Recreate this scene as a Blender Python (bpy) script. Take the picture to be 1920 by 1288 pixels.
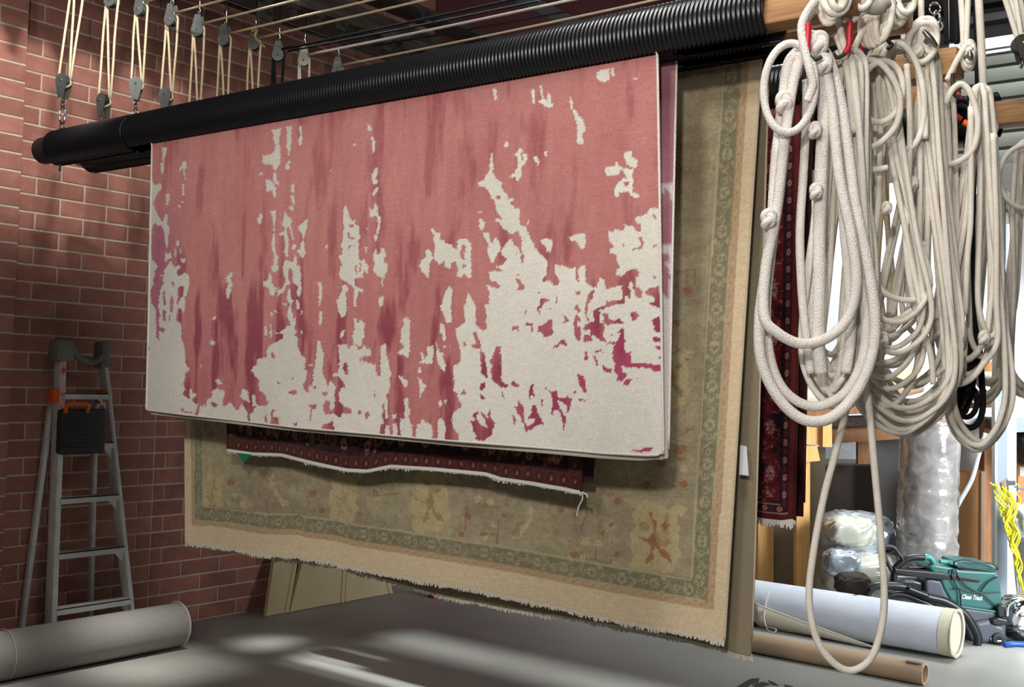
import bpy, math, random
import numpy as np
from math import sin, cos, pi, radians
random.seed(7); rng = np.random.default_rng(7)
for o in list(bpy.data.objects): bpy.data.objects.remove(o)
scene = bpy.context.scene; COL = scene.collection
# ------------------------------------------------------------------ camera
F = 2100.0; HD = radians(38.0); PT = math.atan(71/F); RL = 0.033
CAM = np.array([0., 0., 1.65])
fw = np.array([cos(HD)*cos(PT), sin(HD)*cos(PT), sin(PT)])
rw = np.array([sin(HD), -cos(HD), 0.]); uw = np.cross(rw, fw)
RT = rw*cos(RL) + uw*sin(RL); UP = uw*cos(RL) - rw*sin(RL)
cam = bpy.data.cameras.new('camera'); camo = bpy.data.objects.new('camera', cam); COL.objects.link(camo)
cam.sensor_width = 36; cam.lens = F/1920*36; cam.clip_start = 0.05; cam.clip_end = 200
from mathutils import Matrix, Vector
camo.matrix_world = Matrix(((RT[0], UP[0], -fw[0], 0), (RT[1], UP[1], -fw[1], 0), (RT[2], UP[2], -fw[2], 1.65), (0, 0, 0, 1)))
scene.camera = camo
# ------------------------------------------------------------------ light
world = bpy.data.worlds.new('world'); scene.world = world; world.use_nodes = True
world.node_tree.nodes['Background'].inputs[0].default_value = (0.86, 0.93, 1.0, 1)
world.node_tree.nodes['Background'].inputs[1].default_value = 0.035
scene.view_settings.view_transform = 'Standard'; scene.view_settings.look = 'None'
scene.view_settings.exposure = 0.0; scene.view_settings.gamma = 1; scene.view_settings.use_curve_mapping = False
def area(name, loc, target, size, size_y, power, color, spread=180):
    l = bpy.data.lights.new(name, 'AREA'); l.shape = 'RECTANGLE'; l.size = size; l.size_y = size_y
    l.energy = power; l.color = color; l.spread = radians(spread)
    o = bpy.data.objects.new(name, l); COL.objects.link(o); o.location = loc
    o.rotation_euler = (Vector(target) - Vector(loc)).to_track_quat('-Z', 'Y').to_euler(); return o
def spot(name, loc, target, power, color, cone, blend, radius):
    l = bpy.data.lights.new(name, 'SPOT'); l.energy = power; l.color = color; l.spot_size = radians(cone); l.spot_blend = blend; l.shadow_soft_size = radius
    o = bpy.data.objects.new(name, l); COL.objects.link(o); o.location = loc
    o.rotation_euler = (Vector(target) - Vector(loc)).to_track_quat('-Z', 'Y').to_euler(); return o
spot('wall_top_fill', (2.0, 3.2, 4.2), (3.3, 6.2, 3.56), 440, (0.98, 0.94, 0.90), 42, 0.6, 0.06)  # added spot that brightens the upper brick wall, stands for no known fixture
area('lamp_behind_blocker', (-0.6, 0.0, 2.75), (3.2, 4.6, 2.6), 0.16, 0.16, 66, (1.0, 0.93, 0.86))
area('fill_left', (-2.4, 0.8, 3.6), (2.9, 3.0, 2.2), 0.7, 0.7, 105, (1.0, 0.95, 0.88))  # added fill from the left for the rug fronts and upper bricks
area('lamp_row_front', (1.9, 1.2, 4.7), (2.5, 1.7, 1.5), 0.3, 2.4, 88, (1.0, 0.97, 0.92))
area('streak_beam_middle', (4.16, 4.2, 5.7), (4.56, 4.2, 0.0), 2.5, 0.05, 5.2, (0.96, 0.99, 0.97), 6)  # narrow beam shaped to lay a bright streak on the floor
area('streak_beam_back', (4.95, 4.0, 5.7), (5.24, 4.0, 0.0), 2.4, 0.05, 2.4, (0.96, 0.99, 0.97), 7)  # another narrow beam, added for the second floor streak
area('lamp_row_rear', (5.4, 2.2, 4.7), (2.9, 2.2, 2.8), 2.8, 0.15, 34, (0.93, 0.97, 1.0), 50)
area('far_wall_fill', (9.5, 3.2, 5.9), (11.0, 3.6, 2.2), 3.4, 0.3, 95, (0.95, 0.98, 1.0), 90)  # added fill to whiten the far wall behind the ropes
area('carpet_roll_fill', (2.6, 4.2, 4.9), (2.75, 5.53, 0.06), 2.6, 0.06, 9, (1.0, 0.97, 0.92), 13)  # added narrow strip that lifts the grey carpet roll, sparing the wall
area('lamp_row_far', (8.9, 2.2, 5.6), (8.9, 2.2, 0.0), 2.6, 2.6, 85, (0.94, 0.98, 1.0), 62)
area('daylight_doorway', (6.6, -3.2, 2.4), (9.6, 3.2, 0.8), 3.4, 3.0, 170, (0.93, 0.965, 1.0), 68)
# ------------------------------------------------------------------ helpers
def ray(x, y): return fw + RT*((x-960)/F) - UP*((y-644)/F)
def on(ax, v, x, y):
    d = ray(x, y); return CAM + d*((v-CAM[ax])/d[ax])
def PD(x, y, d): return CAM + ray(x, y)*d                    # point at distance d ahead of the viewpoint
def proj(p):
    q = p - CAM; z = q@fw; return 960+F*(q@RT)/z, 644-F*(q@UP)/z
def lin(c):
    c = np.array(c, float)/255.; return np.where(c <= .04045, c/12.92, ((c+.055)/1.055)**2.4)
def L4(c): return tuple(float(x) for x in lin(c)) + (1.0,)
def smooth(pts, n=6, closed=False):
    P = np.array(pts, float); N = len(P); out = []
    rngi = range(N if closed else N-1)
    for i in rngi:
        if closed: p0, p1, p2, p3 = P[(i-1) % N], P[i], P[(i+1) % N], P[(i+2) % N]
        else: p0, p1, p2, p3 = P[max(i-1, 0)], P[i], P[i+1], P[min(i+2, N-1)]
        for k in range(n):
            t = k/n
            out.append(.5*((2*p1)+(-p0+p2)*t+(2*p0-5*p1+4*p2-p3)*t*t+(-p0+3*p1-3*p2+p3)*t**3))
    if not closed: out.append(P[-1])
    return np.array(out)
class MB:
    def __init__(s): s.v = []; s.f = []; s.a = []; s.n = 0
    def add(s, v, f, a=None):
        v = np.asarray(v, float); s.v.append(v)
        s.f += [tuple(int(i)+s.n for i in q) for q in f]
        s.a.append(np.zeros(len(v)) if a is None else np.asarray(a, float)); s.n += len(v); return s
    def box(s, lo, hi, R=None, o=(0, 0, 0), bev=0.0):
        lo = np.array(lo, float); hi = np.array(hi, float)
        if bev <= 0:
            v = np.array([[x, y, z] for x in (lo[0], hi[0]) for y in (lo[1], hi[1]) for z in (lo[2], hi[2])])
            f = [(0, 1, 3, 2), (4, 6, 7, 5), (0, 4, 5, 1), (2, 3, 7, 6), (0, 2, 6, 4), (1, 5, 7, 3)]
        else:
            import bmesh
            bm = bmesh.new(); bmesh.ops.create_cube(bm, size=1.0)
            for vv in bm.verts: vv.co = Vector(((lo+hi)/2 + np.array(vv.co)*(hi-lo)).tolist())
            bmesh.ops.bevel(bm, geom=list(bm.edges), offset=bev, segments=2, affect='EDGES', profile=.5)
            bm.verts.index_update(); v = np.array([tuple(q.co) for q in bm.verts]); f = [tuple(q.index for q in ff.verts) for ff in bm.faces]; bm.free()
        if R is not None: v = v@np.array(R).T
        return s.add(v + np.array(o), f)
    def tube(s, pts, r, n=8, closed=False, caps=True, ry=None):
        P = np.array(pts, float); N = len(P); r = np.broadcast_to(r, (N,)) if np.ndim(r) else np.full(N, r)
        T = np.gradient(P, axis=0) if not closed else (np.roll(P, -1, 0)-np.roll(P, 1, 0))
        T /= np.linalg.norm(T, axis=1)[:, None]+1e-12
        a = np.array([0, 0, 1.]) if abs(T[0][2]) < .9 else np.array([1., 0, 0])
        U = np.cross(T[0], a); U /= np.linalg.norm(U); V = []
        L = np.concatenate([[0], np.cumsum(np.linalg.norm(np.diff(P, axis=0), axis=1))]); A = []
        ang = np.arange(n)*2*pi/n
        for i in range(N):
            U = U - T[i]*(U@T[i]); U /= np.linalg.norm(U)+1e-12; W = np.cross(T[i], U)
            V.append(P[i] + r[i]*(np.cos(ang)[:, None]*U + np.sin(ang)[:, None]*W)); A.append(np.full(n, L[i]))
        f = []
        for i in range(N if closed else N-1):
            a0 = i*n; b0 = ((i+1) % N)*n
            for k in range(n): f.append((a0+k, a0+(k+1) % n, b0+(k+1) % n, b0+k))
        if caps and not closed: f += [tuple(range(n-1, -1, -1)), tuple((N-1)*n+k for k in range(n))]
        return s.add(np.concatenate(V), f, np.concatenate(A))
    def cyl(s, p0, p1, r, n=24, r1=None):
        return s.tube([p0, p1], np.array([r, r if r1 is None else r1]), n)
    def prism(s, poly, t):
        """poly: outline as 3-D points, extruded by vector t"""
        P = np.array(poly, float); n = len(P); t = np.array(t, float)
        v = np.concatenate([P, P+t]); f = [tuple(range(n)), tuple(range(2*n-1, n-1, -1))]
        f += [(i, i+n, (i+1) % n+n, (i+1) % n) for i in range(n)]
        return s.add(v, f)
    def ring(s, c, nrm, R, r, n=20, m=8):
        nrm = np.array(nrm, float)/np.linalg.norm(nrm); a = np.array([0, 0, 1.]) if abs(nrm[2]) < .9 else np.array([1., 0, 0])
        u = np.cross(nrm, a); u /= np.linalg.norm(u); w = np.cross(nrm, u)
        return s.tube([np.array(c)+R*(cos(t)*u+sin(t)*w) for t in np.arange(n)*2*pi/n], r, m, closed=True)
    def build(s, name, mat, parent=None, smooth_=True, kind=None, origin=None):
        v = np.concatenate(s.v); o0 = np.zeros(3)
        if parent is None:
            o0 = np.array([(v[:, 0].min()+v[:, 0].max())/2, (v[:, 1].min()+v[:, 1].max())/2, v[:, 2].min()]) if origin is None else np.array(origin, float)
        me = bpy.data.meshes.new(name); me.from_pydata((v-o0).tolist(), [], s.f)
        if any(np.any(x) for x in s.a):
            at = me.attributes.new('along', 'FLOAT', 'POINT'); at.data.foreach_set('value', np.concatenate(s.a))
        import bmesh
        if smooth_ and len(me.polygons):
            me.polygons.foreach_set('use_smooth', [True]*len(me.polygons))
        me.validate(); me.update()
        if len(s.f) < 60000:
            bm = bmesh.new(); bm.from_mesh(me); bmesh.ops.recalc_face_normals(bm, faces=bm.faces); bm.to_mesh(me); bm.free()
        me.materials.append(mat)
        o = bpy.data.objects.new(name, me); COL.objects.link(o)
        if parent is None: o.location = o0.tolist()
        else:
            o.parent = parent
            off = getp(parent); o.location = (-off).tolist()
        if kind: o['kind'] = kind
        if smooth_ == 'auto': me.set_sharp_from_angle(angle=radians(38))
        return o
def getp(o):
    p = np.zeros(3)
    while o is not None: p += np.array(o.location); o = o.parent
    return p
def tag(o, label, cat, group=None):
    o['label'] = label; o['category'] = cat
    if group: o['group'] = group
    return o
def thing(name, loc, label, cat, group=None):
    o = bpy.data.objects.new(name, None); COL.objects.link(o); o.location = [float(q) for q in loc]; o.empty_display_size = .05
    return tag(o, label, cat, group)
# ------------------------------------------------------------------ materials
def mat(name, col, rough=.8, metal=0., var=.0, vscale=8., bump=0., bscale=60., spec=.5, col2=None, trans=0., sx=(1, 1, 1), rand=0., ribs=0., detail=6, coat=0.):
    m = bpy.data.materials.new(name); m.use_nodes = True; nt = m.node_tree; N = nt.nodes; b = N['Principled BSDF']
    b.inputs['Roughness'].default_value = rough; b.inputs['Metallic'].default_value = metal
    b.inputs['Specular IOR Level'].default_value = spec; b.inputs['Coat Weight'].default_value = coat
    if trans: b.inputs['Transmission Weight'].default_value = trans
    c = L4(col); b.inputs['Base Color'].default_value = c
    tc = N.new('ShaderNodeTexCoord'); mp = N.new('ShaderNodeMapping'); mp.inputs['Scale'].default_value = sx
    nt.links.new(tc.outputs['Object'], mp.inputs['Vector'])
    out = None
    if var or col2:
        no = N.new('ShaderNodeTexNoise'); no.inputs['Scale'].default_value = vscale; no.inputs['Detail'].default_value = detail
        nt.links.new(mp.outputs[0], no.inputs['Vector'])
        rp = N.new('ShaderNodeValToRGB'); rp.color_ramp.elements[0].position = .32; rp.color_ramp.elements[1].position = .68
        c2 = L4(col2) if col2 else tuple(min(1, x*(1+var)) for x in c[:3])+(1,)
        c1 = c if col2 else tuple(x*(1-var) for x in c[:3])+(1,)
        rp.color_ramp.elements[0].color = c1; rp.color_ramp.elements[1].color = c2
        nt.links.new(no.outputs['Fac'], rp.inputs[0]); out = rp.outputs[0]
    if rand:
        oi = N.new('ShaderNodeObjectInfo') if rand > 0 else N.new('ShaderNodeNewGeometry')
        hs = N.new('ShaderNodeHueSaturation'); mr = N.new('ShaderNodeMapRange')
        nt.links.new(oi.outputs['Random'] if rand > 0 else oi.outputs['Random Per Island'], mr.inputs[0])
        mr.inputs[3].default_value = 1-abs(rand); mr.inputs[4].default_value = 1+abs(rand)
        nt.links.new(mr.outputs[0], hs.inputs['Value'])
        if out: nt.links.new(out, hs.inputs['Color'])
        else: hs.inputs['Color'].default_value = c
        out = hs.outputs[0]
    if out: nt.links.new(out, b.inputs['Base Color'])
    if bump:
        n2 = N.new('ShaderNodeTexNoise'); n2.inputs['Scale'].default_value = bscale; n2.inputs['Detail'].default_value = 4
        nt.links.new(mp.outputs[0], n2.inputs['Vector']); bp = N.new('ShaderNodeBump'); bp.inputs['Strength'].default_value = bump; bp.inputs['Distance'].default_value = .01
        h = n2.outputs['Fac']
        if ribs:
            at = N.new('ShaderNodeAttribute'); at.attribute_name = 'along'
            ml = N.new('ShaderNodeMath'); ml.operation = 'MULTIPLY'; ml.inputs[1].default_value = ribs
            sn = N.new('ShaderNodeMath'); sn.operation = 'SINE'; ad = N.new('ShaderNodeMath'); ad.operation = 'MULTIPLY_ADD'; ad.inputs[1].default_value = .10
            nt.links.new(at.outputs['Fac'], ml.inputs[0]); nt.links.new(ml.outputs[0], sn.inputs[0]); nt.links.new(sn.outputs[0], ad.inputs[0]); nt.links.new(h, ad.inputs[2]); h = ad.outputs[0]
        nt.links.new(h, bp.inputs['Height']); nt.links.new(bp.outputs[0], b.inputs['Normal'])
    return m
def mat_rug(name, pile=900., bump=.35):
    m = bpy.data.materials.new(name); m.use_nodes = True; nt = m.node_tree; N = nt.nodes; b = N['Principled BSDF']
    b.inputs['Roughness'].default_value = .95; b.inputs['Specular IOR Level'].default_value = .15
    b.inputs['Sheen Weight'].default_value = .15; b.inputs['Sheen Roughness'].default_value = .5
    at = N.new('ShaderNodeAttribute'); at.attribute_name = 'Col'
    tc = N.new('ShaderNodeTexCoord'); mp = N.new('ShaderNodeMapping'); mp.inputs['Scale'].default_value = (1, .45, 1.5)
    nt.links.new(tc.outputs['Object'], mp.inputs[0])
    no = N.new('ShaderNodeTexNoise'); no.inputs['Scale'].default_value = 330; no.inputs['Detail'].default_value = 3; nt.links.new(mp.outputs[0], no.inputs[0])
    mr = N.new('ShaderNodeMapRange'); mr.inputs[1].default_value = .3; mr.inputs[2].default_value = .7; mr.inputs[3].default_value = .86; mr.inputs[4].default_value = 1.12
    nt.links.new(no.outputs['Fac'], mr.inputs[0])
    hs = N.new('ShaderNodeHueSaturation'); nt.links.new(mr.outputs[0], hs.inputs['Value']); nt.links.new(at.outputs['Color'], hs.inputs['Color'])
    nt.links.new(hs.outputs[0], b.inputs['Base Color'])
    bp = N.new('ShaderNodeBump'); bp.inputs['Strength'].default_value = bump; bp.inputs['Distance'].default_value = .004
    nt.links.new(no.outputs['Fac'], bp.inputs['Height']); nt.links.new(bp.outputs[0], b.inputs['Normal'])
    return m
M = {}
M['brick'] = mat('brick', (148, 98, 86), .9, vscale=14, bump=.35, bscale=90, spec=.2, rand=.16, col2=(164, 114, 102))
M['brick_far'] = mat('brick_joined', (148, 98, 86), .9, vscale=14, bump=.35, bscale=90, spec=.2, rand=-.16, col2=(164, 114, 102))
M['mortar'] = mat('mortar', (196, 182, 164), .95, var=.12, vscale=20, bump=.5, bscale=120, spec=.1)
M['floor'] = mat('polished_concrete', (140, 140, 134), .5, vscale=1.3, bump=.03, bscale=30, col2=(156, 156, 150), detail=8, spec=.3)
M['white_wall'] = mat('painted_block_wall', (215, 218, 220), .8, var=.03, vscale=2)
M['maroon'] = mat('maroon_panel', (86, 36, 42), .85, var=.1, vscale=3)
M['ceiling'] = mat('dark_ceiling', (70, 60, 58), .9, var=.15, vscale=2)
M['door'] = mat('grey_green_door', (92, 95, 86), .55, var=.05, vscale=3, metal=.1)
M['lightmetal'] = mat('painted_white_metal', (226, 228, 226), .4, spec=.4)
M['darkgrey'] = mat('dark_grey_paint', (82, 80, 78), .7, var=.1, vscale=4)
M['black'] = mat('black_plastic_pipe', (15, 16, 21), .3, spec=.5)
M['sleeve'] = mat('black_wrap', (22, 21, 22), .6, bump=.3, bscale=80)
M['timber'] = mat('pine_timber', (142, 102, 62), .65, vscale=9, sx=(9, .8, 9), col2=(176, 134, 88), bump=.15, bscale=20, detail=8)
M['timber_dark'] = mat('old_dark_timber', (46, 38, 33), .85, vscale=6, sx=(.8, 7, 7), col2=(70, 60, 52), bump=.3, bscale=30)
M['pine'] = mat('new_pine_post', (214, 160, 86), .6, vscale=7, sx=(8, 8, .7), col2=(232, 184, 114), detail=8)
M['brown_wood'] = mat('brown_wood', (122, 82, 50), .7, vscale=6, sx=(6, 6, .7), col2=(150, 104, 66))
M['board'] = mat('beige_board', (176, 158, 120), .7, var=.06, vscale=5, bump=.1)
M['rope'] = mat('cotton_rope', (238, 230, 216), .95, vscale=30, col2=(248, 243, 234), bump=.45, bscale=420, spec=.15, ribs=1500)
M['rope_fluffy'] = mat('soft_cotton_rope', (236, 229, 222), 1., vscale=25, col2=(248, 243, 238), bump=.7, bscale=260, spec=.1, ribs=0)
M['rope_cream'] = mat('cream_rope', (218, 200, 164), .9, vscale=30, col2=(232, 216, 184), bump=.5, bscale=400, spec=.15, ribs=900)
M['rope_tan'] = mat('tan_rope', (180, 150, 108), .9, var=.1, vscale=30, bump=.5, bscale=400, spec=.15)
M['rope_black'] = mat('black_rope', (24, 25, 30), .8, var=.2, vscale=40, bump=.6, bscale=400, spec=.3, ribs=900)
M['red_grip'] = mat('red_rubber_grip', (196, 40, 50), .4)
M['steel'] = mat('worn_steel', (140, 140, 136), .35, metal=.9, var=.15, vscale=20)
M['darksteel'] = mat('dark_steel', (56, 54, 50), .6, metal=.3, var=.2, vscale=20)
M['chrome'] = mat('chrome', (225, 228, 230), .12, metal=1.)
M['pulley'] = mat('galvanised_cheek', (104, 108, 106), .55, metal=.35, var=.15, vscale=25)
M['pulley_light'] = mat('pale_cheek', (168, 166, 148), .55, metal=.3, var=.1, vscale=25)
M['alu'] = mat('aluminium', (212, 214, 212), .45, metal=.1, var=.1, vscale=12)
M['orange'] = mat('orange_plastic', (226, 96, 32), .45)
M['ladder_red'] = mat('red_white_sticker', (208, 48, 44), .5, vscale=16, col2=(225, 220, 215), sx=(1, 1, 1))
M['foam'] = mat('grey_foam_wrap', (122, 120, 116), .95, var=.1, vscale=30, bump=.8, bscale=50)
M['black_case'] = mat('black_case', (44, 45, 46), .6, var=.1)
M['grey_carpet'] = mat('grey_carpet', (152, 150, 144), .95, var=.05, vscale=60, bump=.4, bscale=350, spec=.1)
M['edge_cream'] = mat('cream_edge', (205, 200, 188), .9, bump=.4, bscale=200)
M['felt'] = mat('white_felt', (200, 206, 216), .95, var=.04, vscale=12, bump=.3, bscale=300, spec=.1)
M['jute'] = mat('cream_backing', (202, 196, 176), .95, var=.06, vscale=40, bump=.4, bscale=300)
M['kraft'] = mat('kraft_cardboard', (184, 158, 130), .8, var=.05, vscale=4, bump=.05, sx=(1, 1, 1))
M['kraft_box'] = mat('cardboard_box', (176, 128, 82), .85, var=.08, vscale=3)
M['dark_box'] = mat('dark_brown_bale', (52, 42, 36), .9, var=.2, vscale=60)
M['taupe'] = mat('taupe_board', (146, 130, 106), .85, var=.06, vscale=20)
M['teal'] = mat('teal_plastic', (40, 98, 94), .38, var=.04, vscale=6)
M['teal_dark'] = mat('dark_teal_tube', (58, 130, 122), .35)
M['grey_plastic'] = mat('charcoal_plastic', (72, 78, 88), .45, var=.06, vscale=10)
M['black_plastic'] = mat('black_plastic', (20, 22, 26), .35)
M['logo'] = mat('white_print', (236, 238, 236), .5)
M['yellow'] = mat('yellow_cord', (232, 222, 40), .5)
M['blue'] = mat('blue_hose', (28, 84, 168), .35)
M['cloth'] = mat('pale_grey_cloth', (188, 196, 200), .9, var=.08, vscale=8, bump=.4, bscale=15)
M['white_plastic'] = mat('white_plastic', (238, 240, 240), .35)
M['green_tag'] = mat('green_tag', (10, 130, 74), .6)
M['white_tag'] = mat('white_tag', (236, 240, 246), .6)
M['tape_grey'] = mat('pale_sticker', (168, 164, 152), .6)
M['ink'] = mat('black_floor_paint', (42, 40, 40), .7, var=.2, vscale=20)
M['fringe'] = mat('cotton_fringe', (216, 208, 190), .95, var=.08, vscale=60)
M['fringe_white'] = mat('white_fringe', (232, 228, 222), .95)
M['selv_cream'] = mat('cream_selvage', (214, 200, 172), .95, bump=.5, bscale=300)
M['selv_white'] = mat('white_selvage', (226, 220, 212), .95, bump=.5, bscale=300)
M['selv_red'] = mat('dark_red_selvage', (70, 20, 22), .95, bump=.5, bscale=300)
M['rug_pink'] = mat_rug('abstract_pink_pile'); M['rug_sage'] = mat_rug('sage_pile'); M['rug_dark'] = mat_rug('dark_red_pile'); M['rug_persian'] = mat_rug('red_pile')
M['post_blue'] = mat('blue_grey_steel', (118, 128, 136), .5, metal=.3)
M['felt_marks'] = M['ink']
def plastic_film(name, col, a):
    m = bpy.data.materials.new(name); m.use_nodes = True; nt = m.node_tree; N = nt.nodes; b = N['Principled BSDF']
    b.inputs['Base Color'].default_value = L4(col); b.inputs['Roughness'].default_value = .12; b.inputs['Specular IOR Level'].default_value = .8
    b.inputs['Coat Weight'].default_value = .6; b.inputs['Coat Roughness'].default_value = .08
    tc = N.new('ShaderNodeTexCoord'); n2 = N.new('ShaderNodeTexNoise'); n2.inputs['Scale'].default_value = 7; n2.inputs['Detail'].default_value = 5; n2.inputs['Distortion'].default_value = .6
    nt.links.new(tc.outputs['Object'], n2.inputs[0]); bp = N.new('ShaderNodeBump'); bp.inputs['Strength'].default_value = .6; bp.inputs['Distance'].default_value = .02
    nt.links.new(n2.outputs['Fac'], bp.inputs['Height']); nt.links.new(bp.outputs[0], b.inputs['Normal'])
    rp = N.new('ShaderNodeValToRGB'); rp.color_ramp.elements[0].color = L4(col); rp.color_ramp.elements[1].color = L4(tuple(min(255, c*a) for c in col))
    rp.color_ramp.elements[0].position = .42; rp.color_ramp.elements[1].position = .6; nt.links.new(n2.outputs['Fac'], rp.inputs[0]); nt.links.new(rp.outputs[0], b.inputs['Base Color'])
    return m
M['film'] = plastic_film('silver_grey_film', (132, 129, 127), 1.2)
M['film_blue'] = plastic_film('clear_bluish_film', (116, 124, 130), 1.4)
M['film_white'] = plastic_film('milky_film', (168, 170, 156), 1.2)
#@@STRUCT
# ------------------------------------------------------------------ structure
def struct(name, mb, m, sm=False): return mb.build(name, m, None, sm, 'structure')
WY = 6.2
struct('floor', MB().box((-6, -7, -.1), (11.4, 6.5, 0)), M['floor'])
struct('ceiling', MB().box((-6, -7, 6.2), (11.4, 6.5, 6.3)), M['ceiling'])
wall = struct('wall_back', MB().box((1.5, WY+.006, 0), (6.77, WY+.3, 6.2)), M['mortar'])
struct('wall_back_panel', MB().box((6.77, WY-.02, 0), (11.4, WY+.3, 6.2)), M['maroon'])
pil = struct('wall_left_pier', MB().box((1.5, WY-.095, 0), (3.243, WY+.004, 6.2)), M['mortar'])
JX = 4.267; BH = .1016; BL = .305; G = .0125
def rows_for(k):
    e = set()
    a, b = ((-.11, .2375) if k % 2 else (-.2625, .085))
    x = JX+a
    L = [JX]
    while x > 3.25: L.append(x); x -= BL
    L.append(3.25); x = JX+b
    while x < 6.77: L.append(x); x += BL
    L.append(6.77)
    return sorted(L)
hide = np.array([(283, 275), (1240, 120), (1425, 140), (1412, 1230), (345, 1018), (345, 780), (273, 768)], float)
def inpoly(px, py, P):
    c = np.zeros(np.shape(px), bool); n = len(P); j = n-1
    for i in range(n):
        xi, yi = P[i]; xj, yj = P[j]
        if yi != yj:
            c ^= ((yi > py) != (yj > py)) & (px < (xj-xi)*(py-yi)/(yj-yi)+xi)
        j = i
    return c
cand = []
for k in range(0, 60):
    z0 = k*BH+G/2; z1 = (k+1)*BH-G/2; L = rows_for(k)
    for a, b in zip(L[:-1], L[1:]):
        if b-a < .03: continue
        cand.append((a+G/2, b-G/2, z0, z1, WY))
for k in range(0, 60):
    z0 = k*BH+G/2; z1 = (k+1)*BH-G/2
    L = [2.47, 2.775, 3.08, 3.243] if k % 2 else [2.32, 2.62, 2.925, 3.243]
    for a, b in zip(L[:-1], L[1:]): cand.append((a+G/2, b+(-G/2 if b < 3.2 else 0), z0, z1, WY-.1))
vis, rest = [], []
for c in cand:
    q = proj(np.array([(c[0]+c[1])/2, c[4], (c[2]+c[3])/2]))
    ok = -30 < q[0] < 840 and -20 < q[1] < 1215 and not inpoly(np.array(q[0]), np.array(q[1]), hide)
    (vis if ok else rest).append(c)
vis.sort(key=lambda c: c[0]); rest += vis[300:]; vis = vis[:300]
meshes = {}
for (a, b, z0, z1, y) in vis:
    w = round(b-a, 3); key = w
    par = wall if y == WY else pil
    if key not in meshes:
        mb = MB().box((-w/2, 0, -(BH-G)/2), (w/2, .02, (BH-G)/2), bev=.0022)
        o = mb.build('brick', M['brick'], par, 'auto'); meshes[key] = o.data
    else:
        o = bpy.data.objects.new('brick', meshes[key]); COL.objects.link(o); o.parent = par
    off = getp(par); o.location = ((a+b)/2-off[0], y-off[1] + random.uniform(-.0012, .0012), (z0+z1)/2-off[2])
for par, yy in ((wall, WY), (pil, WY-.1)):
    mb = MB()
    for (a, b, z0, z1, y) in rest:
        if y == yy: mb.box((a, y, z0), (b, y+.02, z1))
    mb.build('brick', M['brick_far'], par, False, 'stuff')
# a grey rail and thin tubes high on the painted panel
mb = MB().box((6.8, WY-.09, 5.02), (10.8, WY-.02, 5.14)); struct('trim_1', mb, M['darkgrey'])
# far wall with a part-raised roller door
struct('wall_right', MB().box((11.0, -7, 0), (11.3, 6.5, 3.74)), M['white_wall'])
struct('wall_right_upper', MB().box((11.0, -7, 3.74), (11.3, 6.5, 6.2)), M['darkgrey'])
door = struct('door_1', MB().box((10.93, -1.2, 3.80), (10.99, 3.25, 4.9)), M['door'])
for k in range(7):
    z = 3.80+k*.156
    MB().box((10.885, -1.2, z+.012), (10.93, 3.25, z+.144), bev=.012).build('slat', M['door'], door, 'auto')
MB().box((10.84, -1.25, 4.9), (10.95, 3.3, 5.0)).build('header_rail', M['lightmetal'], door, False)
MB().box((10.86, -1.25, 4.86), (10.95, 3.3, 4.885)).build('header_rail', M['lightmetal'], door, False)
struct('trim_2', MB().box((10.7, -1.2, 3.36), (10.9, 2.95, 3.78)), M['darkgrey'])
struct('trim_3', MB().box((10.8, -1.2, 5.15), (10.95, 4.6, 5.22)).box((10.8, -1.2, 5.32), (10.95, 4.6, 5.38)), M['black_plastic'])
# slabs added at the left, beyond the frame, to shade the lower brick wall
struct('left_shade_blocker', MB().box((-.5, 1.2, 0), (0.37, 1.3, 2.64)).box((0.25, 2.85, 0), (0.35, 6.1, 3.0)), M['darkgrey'])
# overhead timber that carries the pulleys
hdr = struct('trim_4', MB().box((2.2, 5.0, 3.80), (8.6, 5.28, 3.86)).box((2.2, 5.26, 3.86), (8.6, 5.30, 4.05)), M['timber_dark'])
for i in range(20):
    x = 2.72+.19*i
    MB().box((x-.03, 4.97, 3.76), (x+.03, 5.05, 3.80), bev=.006).box((x-.012, 4.98, 3.70), (x+.012, 5.02, 3.76)).build('bracket', M['darksteel'], hdr, 'auto')
hd2 = struct('trim_5', MB().box((3.2, 5.55, 3.95), (9.2, 5.68, 4.15)).box((3.2, 5.5, 4.3), (9.2, 5.74, 4.34)), M['timber_dark'])
mb = MB()
for z, y in ((4.02, 5.9), (4.12, 6.0), (4.3, 6.1)): mb.cyl((3.4, y, z), (6.75, y, z), .014, 8)
pp = mb.build('pipe_run', M['darksteel'], None, True); tag(pp, 'thin dark pipes running along the upper brick wall behind the pulleys', 'pipes')
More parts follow.
